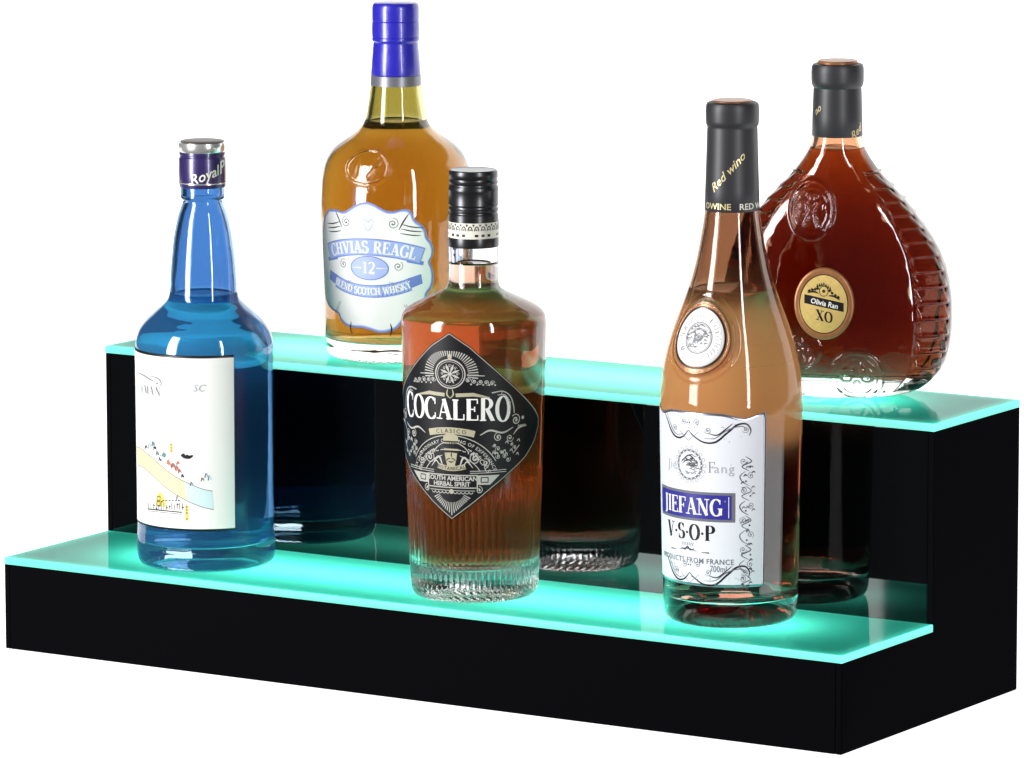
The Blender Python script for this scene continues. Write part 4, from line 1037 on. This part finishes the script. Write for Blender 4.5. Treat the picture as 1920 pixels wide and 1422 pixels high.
def xo_section(inner):
    def f(th, rr, z):
        w0 = ow(z); d0 = float(depth_at(z)); p = float(pw(z))
        r_ = float(np.mean(rr)); off = w0 - r_
        if z < .0015 and r_ < w0 * .97: wv, dv = r_, d0 * r_ / w0
        else: wv, dv = max(r_, 1e-5), max(d0 - off, r_ * d0 / w0 * .75, 1e-5)
        s_, c_ = np.sin(th), np.cos(th)
        x = wv * np.sign(s_) * np.abs(s_) ** (2 / p); y = -dv * np.sign(c_) * np.abs(c_) ** (2 / p)
        if not inner and abs(off) < .0006:
            nx_ = x / wv ** 2; ny_ = y / dv ** 2; n_ = np.sqrt(nx_ ** 2 + ny_ ** 2) + 1e-9; nx_, ny_ = nx_ / n_, ny_ / n_
            # arc position along the rim
            ang = math.atan2(z - Z(570), w0)
            us = np.abs(s_)
            rim = np.clip((us - .70) / .03, 0, 1) * np.clip((.992 - us) / .02, 0, 1) * (Z(732) < z < Z(330))
            tooth = (ang * 7.3) % 1.0
            q = rim * (.0030 * (1 - tooth) * min(1, tooth / .12) - .0012)
            q = q - .0008 * np.exp(-((us - .69) / .015) ** 2) * (Z(732) < z < Z(330))
            front = c_ > .15
            q = q + np.where(front, seal_h(x, z), 0)
            x = x + nx_ * q; y = y + ny_ * q
        return x, y
    return f
b = thing('cognac_decanter', 'round dark amber cognac decanter with toothed rim and small gold oval seal', 'bottle', (.4925, .1840, H2 + .0001), R(32.16 - 13))
outer = resample(pr.P, .0007)
rb = outer[0, 0]
foot = catmull([(0, .0035), (rb * .5, .003), (rb * .85, .0010), (rb * .96, .0002)], 5)
wall = .0032
inn = offset(resample(pr.P, .002), -wall); inn = inn[inn[:, 1] > .0145]
keep = [inn[0]]
for q in inn[1:]:
    if q[1] > keep[-1][1] + 1e-5: keep.append(q)
inn = np.array(keep)
r0 = inn[0, 0]
bot = catmull([(0, .0115), (r0 * .5, .0115), (r0 * .85, .0120), (r0 * .96, .0127), (r0, inn[0, 1])], 8)
inner = np.vstack([bot, inn]); inner = inner[inner[:, 1] <= outer[-1, 1]]
def two_stage(nd):
    fo, fi = xo_section(False), xo_section(True)
    cnt = [0]
    def f(th, rr, z):
        cnt[0] += 1
        return (fo if cnt[0] <= nd else fi)(th, rr, z)
    return f
full_p = np.vstack([foot, outer, inner[::-1]])
# (pole rows skip the section call, so count only the non-pole outer rows)
nd = sum(1 for r_, z_ in np.vstack([foot, outer]) if r_ > 1e-7)
TH_N = 720
g = lathe('glass_body', full_p, TH_N, None, two_stage(nd), 0)
link('glass_body', g, M['g_xo'], b)
lev = Z(292)
liq = inner[inner[:, 1] < lev].copy(); o_ = liq.copy(); o_[1:, 0] += .00012
rl_ = o_[-1, 0]
fi = xo_section(True)
l = lathe('liquid', np.vstack([o_, [(rl_, lev + .0006), (rl_ * .9, lev), (0, lev)]]), 256, None, fi, 0)
link('liquid', l, M['l_xo'], b)
S_keep = S
pz_ = lathe_part('shrink_sleeve', [(46.8, 268), (47.4, 267), (46.8, 230), (45.4, 190), (45.0, 182), (44.6, 179), (46, 177), (48.2, 173), (49, 165), (49.2, 150), (48.6, 141), (46.4, 136), (42, 134.4), (38, 134.2), (36.6, 135)], M['sleeve'], b)
lathe_part('cork_disc', [(37, 135), (37.4, 131), (36, 128.8), (32, 129.4), (18, 128.6), (0, 128.4)], M['cork'], b)
cp = Prof(S, yb, [(47.4, 268), (46.8, 230), (45.6, 190)], .988)
a = Art(wrap(cp, 0, .0150), ['gold', 'cream'], .00006)
font_text(a, 'no', -.0098, Z(222), .0042, 'gold', shear=.45, rot=R(40), bold=.01)
font_text(a, 'Red', .0172, Z(262), .0046, 'gold', shear=.45, rot=R(35), bold=.012)
a.into(pz_)
# oval seal on the front face
sx0, sz0 = -.0020, Z(562) - .002
def FX(s, z, h):
    w0 = ow(z); d0 = float(depth_at(z)); p = float(pw(z))
    y = d0 * max(0, 1 - abs(s / w0) ** p) ** (1 / p)
    return (s, -(y + h), z)
# a slightly domed solid seal
V = []; F = []; K = 64
rings = [(1.0, -.0006), (1.0, .0014), (.985, .0021), (.95, .0024), (.88, .0023), (.82, .0020), (.80, .0017), (.4, .0018)]
for sc, h in rings:
    for k_ in range(K):
        an = 2 * PI * k_ / K; V.append(FX(sx0 + .0182 * sc * math.cos(an), sz0 + .0218 * sc * math.sin(an), h))
V.append(FX(sx0, sz0, .0019))
for i in range(len(rings) - 1):
    for k_ in range(K):
        j = (k_ + 1) % K; F.append((i * K + k_, i * K + j, (i + 1) * K + j, (i + 1) * K + k_))
for k_ in range(K): F.append(((len(rings) - 1) * K + k_, (len(rings) - 1) * K + (k_ + 1) % K, len(V) - 1))
seal = link('seal', mesh_from('seal', V, F, sharp=50), M['rim_copper'], b)
a = Art(FX, ['yellow', 'ink', 'cream', 'paper'], .0021)
a.poly(oval(sx0, sz0, .0145, .0175), 'yellow', rings=8); a.level = 1
a.ell(sx0, sz0, .0147, .0177, .0005, 'ink')
sl = -.20
def SL(u, v): return (sx0 + u, sz0 + v + u * sl)
a.poly([SL(-.0118, -.0020), SL(-.004, -.0020), SL(.004, -.0020), SL(.0122, -.0020), SL(.0122, .0034), SL(.004, .0034), SL(-.004, .0034), SL(-.0118, .0034)], 'ink', rings=3); a.level = 2
font_text(a, 'Olivia Ran', sx0 + .0002, sz0 - .0010, .0031, 'paper', rot=math.atan(sl), bold=.016, sx=.93)
a.level = 1
serif_text(a, 'XO', sx0 + .0004, sz0 - .0112 + .0008, .0062, 'ink', T=.20, t=.07, sx=.95, slope=sl)
for k_ in range(-3, 4):
    c_ = SL(k_ * .0013, .0122 - abs(k_) * .0006); a.poly([(c_[0] - .0007, c_[1] - .0010), (c_[0] + .0007, c_[1] - .0010), (c_[0], c_[1] + .0014)], 'ink', rings=1)
a.ell(*SL(0, .0078), .0026, .0030, .0004, 'ink')
a.dot(*SL(0, .0078), .0010, 'ink')
for sg_ in (-1, 1):
    for q in range(4):
        c_ = SL(sg_ * (.0036 + q * .0017), .0088 - q * .0009); a.scroll(c_[0], c_[1], .0010, 1.2, 'ink', .00055, a0=90 * q, cw=sg_)
    c1, c2, c3 = SL(sg_ * .003, .0058), SL(sg_ * .006, .0062), SL(sg_ * .0098, .0048); a.curve([c1, c2, c3], .0009, 'ink')
a.into(seal)

# ================================================================== LIGHTS
world = bpy.data.worlds.new('World'); bpy.context.scene.world = world; world.use_nodes = True
nt = world.node_tree; bg = nt.nodes['Background']
bg.inputs[0].default_value = (.9, .93, 1, 1); bg.inputs[1].default_value = .05
ctr = Vector((.3, .08, .2))
def around(deg, dist, z):   # bearing measured from the camera side, negative = viewer's left
    a_ = R(32.16 + deg); return ctr + Vector((dist * math.sin(a_), -dist * math.cos(a_), z))
lamp('softbox_left', around(-60, 1.4, .48), around(0, 0, .48), .40, 1.24, 36)
lamp('softbox_right', around(29, 1.6, .48), around(0, 0, .48), .12, 1.24, 14)

# ================================================================== CAMERA
cam = bpy.data.cameras.new('camera'); co = bpy.data.objects.new('camera', cam); C.objects.link(co)
yaw, pitch, roll = -0.5612988759650268, -0.15372730591159292, -0.002077075755580041
f = Vector((math.sin(yaw) * math.cos(pitch), math.cos(yaw) * math.cos(pitch), math.sin(pitch)))
r = Vector((math.cos(yaw), -math.sin(yaw), 0)); u = r.cross(f)
c, s = math.cos(roll), math.sin(roll)
r, u = c * r + s * u, -s * r + c * u
mw = Matrix(((r.x, u.x, -f.x, 2.27290), (r.y, u.y, -f.y, -3.01645), (r.z, u.z, -f.z, .75420), (0, 0, 0, 1)))
co.matrix_world = mw
cam.sensor_width = 36; cam.lens = 11442.73 / 1920 * 36; cam.clip_start = .1; cam.clip_end = 60
sc = bpy.context.scene
sc.camera = co
sc.render.engine = 'CYCLES'
sc.cycles.max_bounces = 32; sc.cycles.transmission_bounces = 28; sc.cycles.glossy_bounces = 10; sc.cycles.diffuse_bounces = 3
sc.cycles.transparent_max_bounces = 12
sc.cycles.caustics_reflective = False; sc.cycles.caustics_refractive = True
sc.cycles.sample_clamp_indirect = 6
sc.cycles.use_denoising = True
sc.view_settings.view_transform = 'Standard'; sc.view_settings.look = 'None'
sc.view_settings.exposure = 0; sc.view_settings.gamma = 1
